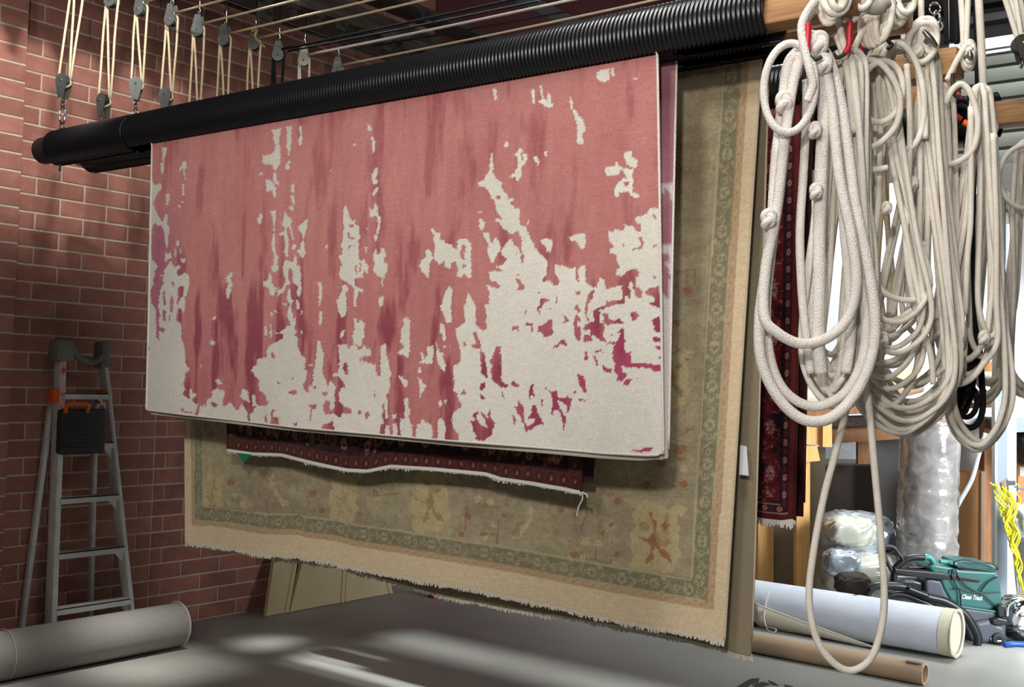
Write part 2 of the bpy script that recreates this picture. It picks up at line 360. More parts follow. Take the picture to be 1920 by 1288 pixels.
# ------------------------------------------------------------------ hanging poles
BX = [2.91+.19*i for i in range(11)]
def pipe_cover(x, z, y0, y1, par, ro=.0875, gap=30, n=36, pitch=.0153):
    k = int((y1-y0)/pitch); seg = 5
    ang = np.radians(np.linspace(-90+gap, 270-gap, n))
    ca, sa = np.cos(ang), np.sin(ang); V = []; nr = k*seg+1
    for i in range(nr):
        t = (i % seg)/seg; r = ro - .0045*(.5-.5*cos(2*pi*t))**1.4
        V.append(np.stack([x+r*ca, np.full(n, y0+i*pitch/seg), z+r*sa], 1))
    ri = ro-.009
    for yy in (y0, y0+(nr-1)*pitch/seg): V.append(np.stack([x+ri*ca, np.full(n, yy), z+ri*sa], 1))
    V = np.concatenate(V); f = []
    for i in range(nr-1):
        a = i*n; b = a+n
        f += [(a+j, a+j+1, b+j+1, b+j) for j in range(n-1)]
    A = nr*n; B = A+n; e = (nr-1)*n
    f += [(A+j, A+j+1, j+1, j) for j in range(n-1)] + [(e+j, e+j+1, B+j+1, B+j) for j in range(n-1)] + [(B+j, B+j+1, A+j+1, A+j) for j in range(n-1)]
    for j in (0, n-1):
        f += [(i*n+j, (i+1)*n+j, B+j, A+j) if i == 0 else (i*n+j, (i+1)*n+j, B+j) for i in range(nr-1)]
    return MB().add(V, f).build('pipe_cover', M['black'], par)
def pole(i, z, yA, yB, c0, c1, label, sleeve=None):
    x = BX[i]; t = thing('hanging_pole', (x, yA, z), label, 'pole', 'rug hanging poles')
    h = .0445
    MB().box((x-h, yA, z-h), (x+h, yB, z+h), bev=.006).build('timber', M['timber'], t, 'auto')
    if c0 is not None:
        ys = 4.47 if c1 > 5 else c1
        pipe_cover(x, z, c0, ys, t)
        if ys < c1: pipe_cover(x, z, ys+.002, c1, t, gap=3)
    if sleeve: MB().tube([(x, sleeve[0]-.1, z), (x, sleeve[0]+.02, z), (x, sleeve[1]-.02, z), (x, sleeve[1], z)], np.array([.064, .066, .066, .05]), 20).build('sleeve', M['sleeve'], t)
    return t
Z1, Z2, Z3 = 2.7175, 2.745, 2.775
pole(0, Z1, 1.13, 5.24, 1.368, 5.13, 'front pole in ribbed black pipe cover with the pink abstract rug over it', (5.1, 5.285))
pole(1, Z2, 1.15, 5.2, 1.473, 5.10, 'second pole from the front, its ribbed cover tucked under the front one')
pole(2, Z3, 1.12, 5.55, 1.463, 5.46, 'third pole from the front, carrying the big sage rug')
pole(4, Z1, 1.08, 4.4, 1.575, 4.3, 'pole with the red floral rug, bare squared end among the white ropes')
pole(6, Z1, 1.2, 4.9, 1.52, 4.7, 'pole with short ribbed cover seen through the middle of the white ropes')
pole(8, Z1, .2, 5.0, 1.165, 4.6, 'rightmost pole, brown timber running out of the right edge beside the roller door')
pole(9, 2.70, 1.29, 5.0, 1.6, 4.6, 'pole with a small squared end just beside the black rope')
# ------------------------------------------------------------------ rugs
def interp_px(pts, X):
    q = np.array([on(0, X, *p)[1:] for p in pts]); q = q[np.argsort(q[:, 0])]; return q[:, 0], q[:, 1]
def vnoise(a, b, s, seed=0):
    """smooth value noise on arrays"""
    r = np.random.default_rng(seed).random((256, 256)); u = a*s; v = b*s
    iu = np.floor(u).astype(int); iv = np.floor(v).astype(int); fu = u-iu; fv = v-iv
    fu = fu*fu*(3-2*fu); fv = fv*fv*(3-2*fv)
    g = lambda i, j: r[i % 256, j % 256]
    return (g(iu, iv)*(1-fu)+g(iu+1, iv)*fu)*(1-fv)+(g(iu, iv+1)*(1-fu)+g(iu+1, iv+1)*fu)*fv
def fbm(a, b, s, seed=0, o=4):
    t = 0; w = 1; W = 0
    for k in range(o): t = t+w*vnoise(a+7.3*k, b+3.1*k, s*2**k, seed+k); W += w; w *= .55
    return t/W
def rug(name, bx, bz, yl, yr, front, back, nu, nf, nb, colf, m, label, xf=(-.040, -.014), xb=(.040, .022), wav=.008, th=.007, thing_kw={}, backcol=(150, 130, 110), phase=0, yrb=None):
    """yl, yr: (top, bottom) Y of the far-left and near-right edges; front, back: (Ys, Zs) of the lower edges"""
    t = thing(name, (bx, (yl[0]+yr[0])/2, bz+.05), label, 'rug')
    ztop = bz-.078; u = np.linspace(0, 1, nu)
    def ev(u, k, v, hard=False):
        """k 0 front 1 back; u 0 left(far) 1 right(near); v 0 top 1 bottom"""
        fy, fz = front if k == 0 else back
        yy = yrb if (k == 1 and yrb) else yr
        yT = yl[0]+(yy[0]-yl[0])*u; yB = yl[1]+(yy[1]-yl[1])*u
        y = yT+(yB-yT)*v; zb = np.interp(yB, fy, fz); z = ztop+(zb-ztop)*v
        x0, x1 = xf if k == 0 else xb
        x = bx+x0+(x1-x0)*v + wav*np.sin(u*9+phase+k)*v + wav*.6*np.sin(u*21+phase*2+k*2+v*2)*v**2
        return np.stack([x, y, z], -1)
    def grid(nu, nf, nb):
        u = np.linspace(0, 1, nu); rows = []; info = []
        for v in np.linspace(1, 0, nf): rows.append(ev(u, 0, np.full(nu, v))); info.append((0, v))
        for px, pz in ((-.049, -.045), (-.052, 0), (-.052, .040), (-.044, .052), (0, .054), (.044, .052), (.052, .040), (.052, 0), (.049, -.045)):
            y = yl[0]+(yr[0]-yl[0])*u; rows.append(np.stack([np.full(nu, bx+px), y, np.full(nu, bz+pz)], -1)); info.append((2, 0))
        for v in np.linspace(0, 1, nb): rows.append(ev(u, 1, np.full(nu, v))); info.append((1, v))
        P = np.array(rows); return P, info
    P, info = grid(nu, nf, nb)
    Vo = P.reshape(-1, 3); nr = len(P)
    idx = np.arange(nr*nu).reshape(nr, nu)
    f = np.stack([idx[:-1, :-1], idx[:-1, 1:], idx[1:, 1:], idx[1:, :-1]], -1).reshape(-1, 4)
    # colours
    uu = np.tile(np.linspace(0, 1, nu), (nr, 1)); kk = np.array([i[0] for i in info])[:, None]*np.ones(nu); vv = np.array([i[1] for i in info])[:, None]*np.ones(nu)
    rgb = colf(uu, vv, kk, P)                     # srgb 0..255
    # inner layer, coarse
    nf2, nb2, nu2 = max(nf//8, 8), (nb if callable(backcol) else max(nb//6, 8)), (nu//3 if callable(backcol) else max(nu//8, 20))
    Q, info2 = grid(nu2, nf2, nb2); Q = Q.copy()
    for r, (k, v) in enumerate(info2):
        if k == 0: Q[r, :, 0] += th
        elif k == 1: Q[r, :, 0] -= th
        else: Q[r, :, 0] = bx+(Q[r, :, 0]-bx)*.9; Q[r, :, 2] = bz+(Q[r, :, 2]-bz)*.9
    id2 = np.arange(Q.shape[0]*nu2).reshape(Q.shape[0], nu2)+len(Vo)
    f2 = np.stack([id2[:-1, :-1], id2[1:, :-1], id2[1:, 1:], id2[:-1, 1:]], -1).reshape(-1, 4)
    V = np.concatenate([Vo, Q.reshape(-1, 3)]); Fc = np.concatenate([f, f2])
    off = getp(t); me = bpy.data.meshes.new('pile')
    me.vertices.add(len(V)); me.vertices.foreach_set('co', (V-off).astype(np.float32).ravel())
    me.loops.add(len(Fc)*4); me.loops.foreach_set('vertex_index', Fc.astype(np.int32).ravel())
    me.polygons.add(len(Fc)); me.polygons.foreach_set('loop_start', np.arange(0, len(Fc)*4, 4, dtype=np.int32)); me.polygons.foreach_set('loop_total', np.full(len(Fc), 4, np.int32))
    me.polygons.foreach_set('use_smooth', np.ones(len(Fc), bool)); me.update(calc_edges=True)
    ca = me.color_attributes.new('Col', 'FLOAT_COLOR', 'POINT')
    c = np.ones((len(V), 4)); c[:len(Vo), :3] = lin(np.clip(rgb.reshape(-1, 3), 0, 255)); c[len(Vo):, :3] = lin(backcol(Q)).reshape(-1, 3) if callable(backcol) else lin(backcol)
    ca.data.foreach_set('color', c.astype(np.float32).ravel()); me.materials.append(m)
    o = bpy.data.objects.new('pile', me); COL.objects.link(o); o.parent = t
    return t, P, ev
def edge_cord(t, P, col, r, m, name='selvage'):
    Pc = P[:, col][::3]; MB().tube(Pc, r, 6).build(name, m, t)
def poly_px(z, poly):
    ox, oy, s = z; return np.array(poly, float)/s + np.array([ox, oy])
# ------------------------------------------------------------------ pink abstract rug: dye shapes
ZA = (270, 230, 4.2923); ZB = (270, 520, 4.2923); ZC = (470, 200, 4.024); ZD = (470, 500, 4.024)
ZE = (740, 140, 3.389); ZF = (700, 500, 3.681); ZG = (980, 100, 3.2214); ZH = (900, 480, 3.3028)
def P_(s): 
    a = [float(x) for x in s.replace(',', ' ').split()]; return list(zip(a[::2], a[1::2]))
WH = {ZA: """45,400 62,400 62,450 75,490 95,510 120,485 145,500 135,540 115,560 85,620 75,650 90,700 110,740 140,790 150,800 165,750 180,730 190,760 188,810 205,850 205,890 190,910 195,970 185,1010 170,960 165,890 150,840 130,820 115,840 90,800 75,820 60,900 62,1100 95,1130 110,1160 85,1200 90,1290 30,1290 40,900
145,205 190,195 180,260 160,300 158,400 140,410 135,340 150,320
305,330 320,308 340,315 342,365 325,370 330,430 342,455 330,460 318,400 312,365 292,390 285,385 300,350
308,490 322,500 320,560 330,580 308,585
178,570 205,575 208,600 192,665 178,660
295,635 320,630 318,645 300,645
270,670 285,660 298,675 285,690
950,250 965,262 1010,255 1045,240 1060,190 1080,175 1100,195 1095,240 1100,290 1095,330 1080,350 1060,385 1045,375 1030,345 1000,335 958,330
1020,60 1100,45 1095,100 1080,175 1055,185 1040,130 1040,80
920,420 940,395 955,400 955,420
1045,405 1060,410 1072,460 1090,500 1075,505 1045,480 1038,440
978,462 1000,458 1040,475 1060,520 1062,600 1045,605 1035,550 1010,540 1000,560 985,550
910,780 930,735 945,725 950,770 940,815 915,800
1015,715 1040,705 1060,710 1062,760 1052,840 1055,950 1060,1060 1080,1080 1070,1160 1085,1180 1055,1205 1020,1185 1040,1160 1045,1060 1030,1010 1025,960 1040,900 1042,820 1030,750
170,1030 190,1060 215,1040 220,1090 190,1100 175,1130 165,1110 175,1070
285,1090 335,1095 325,1130 300,1120
255,960 275,940 280,960 275,1000 262,990
248,1020 258,1020 258,1080 246,1080
290,1000 298,1000 298,1060 290,1060
160,1200 200,1130 215,1110 240,1160 290,1140 290,1170 260,1200 280,1250 280,1290 180,1290 150,1270 170,1240
290,1230 330,1205 355,1220 365,1290 330,1290 320,1250 300,1260
660,1290 665,1235 700,1205 718,1215 700,1250 705,1290""",
ZB: """20,0 100,0 140,-20 362,-10 362,60 345,140 328,155 330,275 300,285 290,320 262,345 300,375 305,420 300,490 320,540 330,600 335,690 330,800 318,860 335,900 308,935 330,962 365,972 385,990 425,1020 440,1010 425,1060 415,1110 -20,1110 -20,300
655,0 690,0 700,30 715,40 700,120 688,170 665,165 660,100 680,50
550,325 580,308 578,330 560,342
530,520 545,500 575,520 560,545 538,542
570,830 595,812 630,850 600,865 585,845
455,708 468,712 462,725
365,905 378,895 395,930 425,945 385,985 370,975
500,1035 505,985 545,970 548,910 580,897 640,905 655,935 635,975 632,1030 660,1035 685,998 705,1020 740,1068 765,1068 780,1010 800,1035 830,1080 840,1200 430,1130 455,1040 485,1020
775,960 790,905 810,900 850,925 830,935 860,1010 800,985
870,940 900,950 895,1000 920,1040 880,1035 865,990
1120,505 1060,520 1000,560 985,600 995,645 960,650 910,665 905,700 860,745 890,790 935,840 920,850 935,915 980,950 990,1000 1040,985 980,1035 950,1045 900,1040 880,1075 895,1090 870,1105 855,1200 1120,1230
335,700 350,710 365,735 345,775 335,760""",
ZC: """270,150 310,145 305,200 310,260 300,320 295,370 280,365 285,330 265,310 275,270 275,210
365,150 390,150 385,210 390,260 380,290 365,290 358,250 375,220
262,472 265,430 300,400 300,420 285,440 295,460 285,475
310,585 330,582 335,640 320,650 298,635 308,610
300,665 325,670 335,735 318,738
285,765 315,740 328,775 315,788
255,770 275,820 315,860 300,880 310,920 325,1000 315,1005 300,930 285,905 270,930 285,1010 283,1130 270,1130 250,1090 262,1060 255,970 215,970 215,955 250,945 262,920 232,880 250,860
360,905 400,870 428,848 428,890 410,960 402,1000 388,995 395,960 365,935
375,1030 395,1010 412,1040 400,1060 405,1090 418,1095 395,1142 378,1130 350,1085 375,1070
318,1030 345,1040 340,1070 325,1088 312,1070
245,1190 265,1155 300,1165 320,1185 330,1115 345,1140 350,1200 380,1215 375,1240 385,1260 370,1290 320,1290 310,1225 290,1222 270,1235 285,1290 255,1290 240,1230
140,1255 160,1258 150,1290 135,1290
710,740 735,780 745,830 770,860 795,855 785,880 815,905 825,985 805,1010 815,1030 815,1150 840,1170 850,1150 862,1165 870,1190 885,1180 888,1250 870,1255 855,1215 840,1260 840,1290 675,1290 685,1230 695,1190 660,1130 690,1115 695,1070 670,1040 700,1015 695,940 715,920 695,870 700,800
880,120 900,140 915,160 900,195 885,180
912,215 925,225 940,270 935,345 920,345 915,290
935,465 960,460 960,510 945,540 960,570 945,592 925,580 915,545 915,510 935,490
940,610 962,610 958,640 925,675 910,670 930,640
930,740 945,728 960,760 958,820 985,830 978,900 960,960 945,950 960,880 955,830 895,830 900,800 893,765 915,785 930,775
935,965 958,962 950,1018 928,1000
925,1110 945,1070 955,1090 945,1115 985,1105 980,1065 1010,1075 1025,1130 1005,1140 1005,1180 1035,1185 1030,1245 1015,1260 1010,1290 975,1290 920,1235 940,1200 925,1150
560,1055 572,1030 582,1055 570,1078
770,280 795,290 780,302
598,465 612,472 606,490
872,910 888,920 880,935
864,1060 876,1060 876,1095 866,1095""",
ZD: """140,50 158,50 160,120 185,160 215,155 190,180 175,220 145,205 135,160 95,145 95,110 130,108
240,-5 285,-5 285,100 300,130 265,150 250,190 200,228 205,200 195,185 240,160 262,110 258,60
150,-5 215,-5 190,40 165,30
315,-5 380,-5 365,40 380,70 375,110 385,160 370,230 355,215 345,180 360,150 320,125 320,80
270,230 288,165 300,170 305,240 320,260 305,300 320,360 318,400 335,385 345,380 340,430 325,470 345,485 345,510 320,520 355,530 355,610 385,670 410,690 412,760 400,770 428,790 420,850 400,880 400,920 430,950 440,945 440,895 465,900 475,790 490,700 505,560 522,560 550,660 548,740 540,790 560,850 585,910 590,870 600,860 640,900 635,1000 630,1080 600,1085 595,1010 560,1010 545,1080 560,1110 600,1115 620,1110 680,1130 700,1080 720,1070 665,1010 665,950 690,910 715,925 715,900 690,870 670,830 620,825 620,808 665,800 668,700 665,650 655,585 730,590 735,620 775,585 800,600 820,630 840,620 850,590 870,600 890,640 885,610 915,640 905,670 840,680 845,710 900,730 935,740 940,725 945,800 960,820 975,830 985,720 985,610 1000,590 1025,595 1020,660 1040,720 1045,780 1060,820 1045,860 1058,890 1040,950 1020,965 1030,1010 1030,1060 1035,1140 1015,1140 1015,1100 990,1030 990,1130 1000,1150 1000,1180 975,1290 0,1240 -5,1110 60,1090 60,1050 120,1045 150,1005 115,950 65,930 60,890 75,870 0,775 40,770 50,735 40,720 60,700 125,680 120,630 170,570 215,570 215,550 245,540 245,510 180,500 180,490 215,500 240,480 265,470 262,450 300,450 300,420 275,380 280,320 300,290 270,240
500,120 530,115 540,170 535,240 525,290 515,290 515,150
515,345 540,330 540,390 530,445 520,445 515,390
650,260 690,180 685,130 705,150 710,125 735,165 718,200 725,300 720,360 690,385 670,360 655,310
675,-5 890,-5 885,50 870,55 855,20 845,80 800,75 780,95 785,140 810,155 855,175 850,190 815,185 800,230 800,300 780,305 778,240 780,160 740,130 700,100 670,85
920,30 930,-5 1035,-5 1015,60 1000,80 998,160 990,155 985,70 960,60
965,260 975,225 1005,220 1000,290 980,305 968,295
778,380 795,385 805,430 830,400 860,430 855,480 860,520 840,560 835,600 815,600 795,585 775,580 770,520 785,470
670,520 690,480 715,475 700,520 680,545
345,290 340,250 360,250 370,320 345,315
230,280 265,275 268,295
155,380 150,345 168,345 165,375
170,340 180,325 208,350
105,450 120,450 125,520 108,520
145,430 155,430 165,530 148,530
380,330 392,330 390,355 380,355
380,480 392,480 390,512 380,510
430,740 470,735 465,750 435,752
1150,500 1175,380 1200,400 1200,650 1160,670 1110,650 1135,625 1160,620""",
ZE: """612,500 622,500 625,570 635,600 620,615 640,655 665,680 690,680 680,710 695,750 718,760 718,790 755,785 755,805 728,815 745,830 765,850 790,845 793,870 795,950 835,965 840,1000 855,1050 890,1110 915,1130 920,1290 600,1290 600,1255 660,1245 695,1250 680,1210 715,1165 680,1150 680,1120 720,1050 740,1040 760,1080 785,1100 820,1190 830,1080 790,1010 780,990 735,1015 720,990 690,980 665,940 635,930 640,915 690,920 670,900 640,860 635,800 610,780 600,740 570,710 530,710 530,680 570,670 575,640 605,610 605,560
700,430 715,418 725,440 712,470 700,458
790,470 805,460 815,490 800,500 805,540 825,540 840,510 838,545 805,590 805,640 785,680 765,655 725,648 760,625 785,580 780,520 760,510
875,525 900,530 915,540 915,575
530,925 555,910 565,930 575,945 560,990 535,985 540,950
530,870 560,868 545,880
565,1005 595,1000 605,1060 620,1070 630,1035 645,1035 675,1080 665,1120 640,1160 625,1200 610,1190 590,1120 600,1080 565,1025
232,975 265,1000 290,1010 285,1045 320,1060 345,1090 360,1075 370,1100 400,1110 395,1060 415,1040 460,1045 485,1070 485,1290 460,1285 435,1260 400,1290 400,1220 385,1190 365,1195 350,1230 320,1220 315,1180 290,1205 250,1170 255,1080 245,1040 250,1020 232,1000
195,1125 210,1110 230,1125 245,1165 220,1200 215,1290 190,1265 160,1220 170,1180 200,1160
620,90 645,85 655,160 635,165
870,95 885,95 890,185 875,185
845,925 858,925 850,950 838,955""",
ZF: """315,-5 390,-5 380,80 345,45
585,-5 675,-5 675,75 660,70 630,40 600,80 585,60
515,140 530,135 545,160 540,200 540,380 515,392 500,385 500,360 475,310 458,270 478,255 480,220
655,182 690,240 705,270 708,400 755,440 785,430 790,370 780,310 765,265 800,262 800,180 780,125 870,150 875,130 830,85 800,85 800,45 905,30 830,-5 1150,-5 1150,1320 585,1230 590,1160 555,1120 545,1060 550,1010 615,965 580,900 580,880 555,850 560,790 550,740 555,680 600,665 605,600 590,545 580,490 565,425 600,415 630,380 625,280 640,240
210,355 228,352 232,400 225,450 230,520 245,600 240,630 210,615 175,600 175,585 205,590 215,550 185,520 195,440 212,400
50,540 90,535 85,590 100,640 105,690 125,740 105,800 120,830 90,890 100,950 95,1050 85,1045 60,1000 70,930 50,700
370,548 415,545 415,610 400,670 325,665 320,655 340,640 325,600 335,590 355,640 370,610
462,400 490,400 500,450 500,510 485,510 475,470 460,450
435,520 450,580 480,600 485,640 500,680 490,725 465,700 440,640
318,690 330,690 330,740 305,730
305,765 325,775 340,800 370,830 350,845 335,870 330,905 318,900 320,820
175,750 205,765 235,785 235,830 215,835 205,800 185,790
210,915 235,905 245,930 235,970 260,985 245,1030 250,1060 270,1090 265,1200 190,1200 185,1050 215,1050 215,960
130,1020 155,1015 165,1045 130,1050
85,1075 110,1075 115,1200 80,1200
135,1080 165,1080 165,1200 135,1200
300,1090 325,1080 335,1045 350,1070 400,1085 408,1130 405,1210 290,1210 298,1130
450,1060 470,1040 490,1080 500,1120 490,1220 440,1220 445,1100
455,930 470,920 475,950 455,975
485,920 505,920 505,940 490,945
480,545 498,540 496,556 484,556
520,545 536,545 530,558""",
ZG: """285,265 300,285 305,330 325,345 335,375 355,385 378,440 375,470 360,490 368,550 350,558 325,540 330,490 330,430 310,380 300,340 285,330
50,235 65,240 75,300 60,300
105,190 115,195 125,270 135,285 150,290 150,240 165,240 168,290 185,305 180,325 150,325 105,300 100,290 112,280
445,110 520,90 525,165 470,170 450,150
530,95 555,90 555,140 540,140
660,148 700,148 695,160
70,625 90,625 102,655 95,675 80,650 62,632
130,590 148,590 145,620 130,618
0,600 25,615 15,660 0,670
610,610 640,588 658,600 660,625 695,640 690,690 670,692 625,660
488,710 500,690 560,678 565,650 578,675 610,690 595,705 570,735 510,735
600,695 668,695 665,740 665,840 705,855 700,872 665,868 640,835 610,838 585,840 575,875 560,860 550,835 565,795 600,760 630,755
108,1125 140,1115 175,1130 178,1170 168,1200 145,1195 140,1170 115,1150
282,1110 310,1098 345,1090 370,1082 380,1110 375,1180 355,1188 330,1145 315,1130 290,1130
850,935 770,932 755,965 710,985 675,995 680,1015 715,1040 712,1080 690,1070 650,1040 615,1035 608,1075 580,1065 560,1060 545,1075 515,1075 515,1100 525,1140 550,1155 548,1180 525,1185 530,1210 560,1215 565,1250 590,1290 860,1290
-5,1040 20,1045 40,1105 80,1180 130,1240 145,1290 -5,1290
190,1275 260,1275 260,1290 190,1290""",
ZH: """60,100 170,90 160,-5 1150,-5 1180,1290 0,1290 0,540 40,460 45,300 60,300 60,200 120,200 125,180 60,140"""}
RD = {ZB: """80,-10 150,-10 160,40 130,110 120,180 115,240 130,300 118,340 120,395 160,410 170,430 145,445 118,430 122,520 98,480 100,400 92,320 95,260 55,200 50,100 75,60
150,110 165,110 180,200 178,225 160,225 150,170
150,265 175,265 175,350 152,350
205,190 230,130 238,200 235,280 205,275 215,240
265,100 285,70 320,80 320,150 290,170 275,215 262,210 275,160
270,245 300,255 315,300 262,345
15,540 45,570 35,600 15,590
220,40 238,20 240,70 226,80
200,300 210,300 210,355 200,355
540,1000 570,1010 600,1030 570,1048 540,1035
1030,600 1045,610 1052,650 1030,650
1070,840 1110,850 1070,852
1010,1180 1025,1130 1020,1085 1035,1065 1055,1070 1035,1090 1040,1120 1085,1130 1095,1190
970,1120 985,1105 995,1170 975,1165
295,1055 330,1050 320,1075 460,1100 350,1092 300,1078""",
ZC: """735,940 745,945 745,980 790,990 760,1010 735,985
745,890 780,895 775,915 745,910
735,1050 790,1045 785,1060 760,1045 740,1100
790,1190 805,1190 800,1230 812,1260 800,1265 785,1220
820,1180 835,1180 830,1255 820,1255""",
ZD: """720,720 735,750 735,810 715,815 695,770 695,740
280,950 330,925 355,930 345,955 315,970
540,1080 550,1040 570,1010 590,1020 590,1080 605,1090 640,1050 650,1000 665,1010 670,1060 700,1080 720,1060 765,1080 760,1110 715,1110 690,1105 680,1135 650,1130 610,1090 570,1120
810,1090 835,1085 840,1110 810,1115
860,1100 890,1095 900,1120 880,1145 858,1130
530,1220 550,1180 580,1185 615,1160 630,1200 632,1235
320,1175 350,1175 350,1200 330,1200
455,1060 465,1070 455,1180 445,1180
430,1040 490,1040 495,1070 470,1070 440,1055
540,950 575,940 585,960 560,975 540,965
930,930 942,930 940,1000 932,1000
195,865 230,880 200,880
300,845 325,835 320,850
155,655 170,645 180,690 160,690
975,1260 985,1190 1010,1180 1015,1150 1060,1160 1045,1180 1070,1190 1070,1275 1048,1275 1045,1200 1020,1190 1010,1260
820,680 835,680 832,715 822,715
995,1035 1010,1030 1015,1130 998,1135
470,905 490,900 488,920 474,922""",
ZE: """645,765 670,765 670,790 650,790
755,1135 780,1130 770,1145
805,1150 820,1150 818,1195 805,1195
428,1085 450,1085 450,1130 425,1125
415,1120 440,1130 445,1185 430,1170 415,1150
428,1205 455,1210 445,1230 430,1225""",
ZF: """685,450 710,450 735,500 745,580 770,610 780,680 790,760 775,770 740,720 745,650 735,570 675,555 675,535 715,530 690,480
735,830 745,800 770,800 770,830 750,860 735,850
735,880 775,905 770,915 740,910
845,550 880,550 870,585 885,620 885,740 880,790 935,820 930,832 870,828 860,790 822,770 825,740 805,725 820,690 805,660 825,610
620,515 640,520 640,545 625,540
955,445 960,415 990,410 1000,450 990,430 965,445
600,880 630,835 630,860 640,880
960,820 970,785 1010,825 1005,835
885,855 895,860 905,905 895,900
668,1050 680,1060 700,1065 690,1020 710,1000 730,1010 705,1030 720,1060 760,1110 790,1115 795,1095 745,1005 765,1020 800,1060 785,1015 805,985 810,1000 805,1040 835,1080 835,1110 805,1125 820,1150 800,1180 765,1200 700,1195 715,1170 690,1140
980,80 1000,85 1020,115 1045,130 1035,160 990,160 1005,140""",
ZG: """610,775 640,770 645,790 620,802
700,1110 715,1105 735,1150 720,1180 665,1190 670,1180 715,1160
785,975 800,970 812,1000 795,1000
785,1170 810,1140 815,1160 795,1178
605,1150 615,1150 615,1175 605,1170""",
ZH: """380,-10 420,30 415,110 385,145 390,165 430,150 460,185 490,180 490,150 460,100 465,55 520,60 550,78 590,70 595,150 615,162 605,90 620,60 650,60 655,160 700,195 725,190 740,135 770,140 775,190 790,205 850,185 880,185 885,270 820,275 780,285 780,305 720,325 700,345 710,400 650,425 640,455 680,460 680,490 640,490 640,525 670,535 695,525 690,490 720,500 745,530 780,530 765,490 770,440 765,420 740,410 745,350 715,335 760,330 840,295 890,300 900,240 930,265 935,215 920,200 930,160 945,170 960,250 1000,260 1005,220 970,190 965,130 985,135 985,100 960,75 910,95 870,130 840,110 845,80 870,70 850,40 840,-10
700,200 710,215 700,260 670,300 665,360 675,400 665,400 650,340 655,300 665,250 690,220
1020,225 1040,205 1090,190 1105,170 1130,330 1060,305 1040,285 1080,285 1075,250 1030,240
1065,400 1110,370 1140,470 1090,470 1075,440
1065,505 1100,500 1140,520 1135,535 1070,525
1085,555 1140,560 1138,585 1100,575
1105,620 1140,615 1140,640 1105,635
930,370 940,345 965,345 985,370 965,400 940,400
755,360 790,355 800,390 830,400 870,385 895,420 880,425 840,415 790,430 755,400 775,385
785,535 840,530 860,515 865,480 855,465 880,440 895,460 890,510 905,520 890,540 905,600 935,590 935,660 1060,668 1115,675 1140,680 1140,720 1075,715 1050,695 940,690 900,690 875,670 880,720 915,730 880,775 850,775 850,740 830,710 840,670 820,640 825,560 835,545 785,545
885,795 905,760 940,765 915,800
760,665 775,690 815,700 815,725 760,710
700,620 715,620 735,680 720,675
645,595 665,590 668,640 648,640
715,600 720,580 755,580 760,605 745,590
578,380 600,365 625,385 620,415 605,390 600,430 625,440 620,520 605,525 590,500 580,430
580,320 605,300 610,320 628,335 610,350
585,215 600,225 620,210 620,235 600,245
505,360 545,380 548,410 510,415 530,395
465,290 470,255 478,260 475,292
375,265 400,255 435,275 400,285 385,310 370,330 372,365 350,330 350,315 375,300
355,470 365,430 400,420 425,395 450,400 445,440 458,470 445,490 395,502 380,470
450,570 460,550 480,550 500,520 520,515 545,555 520,550 495,545 485,565
220,140 245,145 275,185 270,210 235,215 245,195
225,108 245,112 235,118
355,222 370,225 365,240
275,365 285,332 292,340 284,366
424,322 440,325 434,335
195,460 205,435 235,435 240,470 225,450 205,460
280,430 290,412 325,415 328,470 318,470 315,435
602,730 640,740 655,780 655,845 640,845 615,800
580,830 598,825 598,848 580,850
612,880 660,895 655,900 612,900
398,800 420,830 450,840 470,830 490,875 535,880 540,860 550,880 568,880 555,960 535,975 540,930 500,900 475,890 490,930 530,1000 525,1060 518,1085 510,1010 480,950 460,960 450,990 443,980 450,900 440,850 400,820
320,790 335,785 328,840 345,870 310,860 308,890 300,850
375,885 385,890 390,930 380,925
325,920 345,930 365,980 398,1050 370,1040 340,1060 290,1090 280,1080 275,1040 235,980 215,940 235,930 235,890 255,920 270,920 270,1000 290,1060 330,1030 350,1010 300,1010 320,960
200,985 215,990 220,1045 208,1040
195,790 205,770 245,810 200,810
105,560 130,570 115,590 132,640 130,750 135,790 175,795 175,810 120,805 75,765 70,720 85,700 60,660 80,620
0,1040 20,1050 50,1070 30,1020 5,970 15,970 50,1020 55,960 65,950 65,1000 92,1040 75,1065 75,1100 30,1145 0,1140
925,1208 960,1200 1000,1200 1035,1185 1075,1190 1050,1205 1000,1215
135,835 150,870 148,880 135,860
965,752 990,755 980,763
810,485 825,482 822,498
1070,125 1088,128 1080,140
250,-5 270,-5 265,45 255,30"""}
def fill(mask, px, py, table, val):
    for z, s in table.items():
        for ln in s.strip().split('\n'):
            q = poly_px(z, P_(ln)); lo = q.min(0)-1; hi = q.max(0)+1
            sel = (px > lo[0]) & (px < hi[0]) & (py > lo[1]) & (py < hi[1])
            ii = np.nonzero(sel)
            r = inpoly(px[ii], py[ii], q); mask[ii[0][r], ii[1][r]] = val
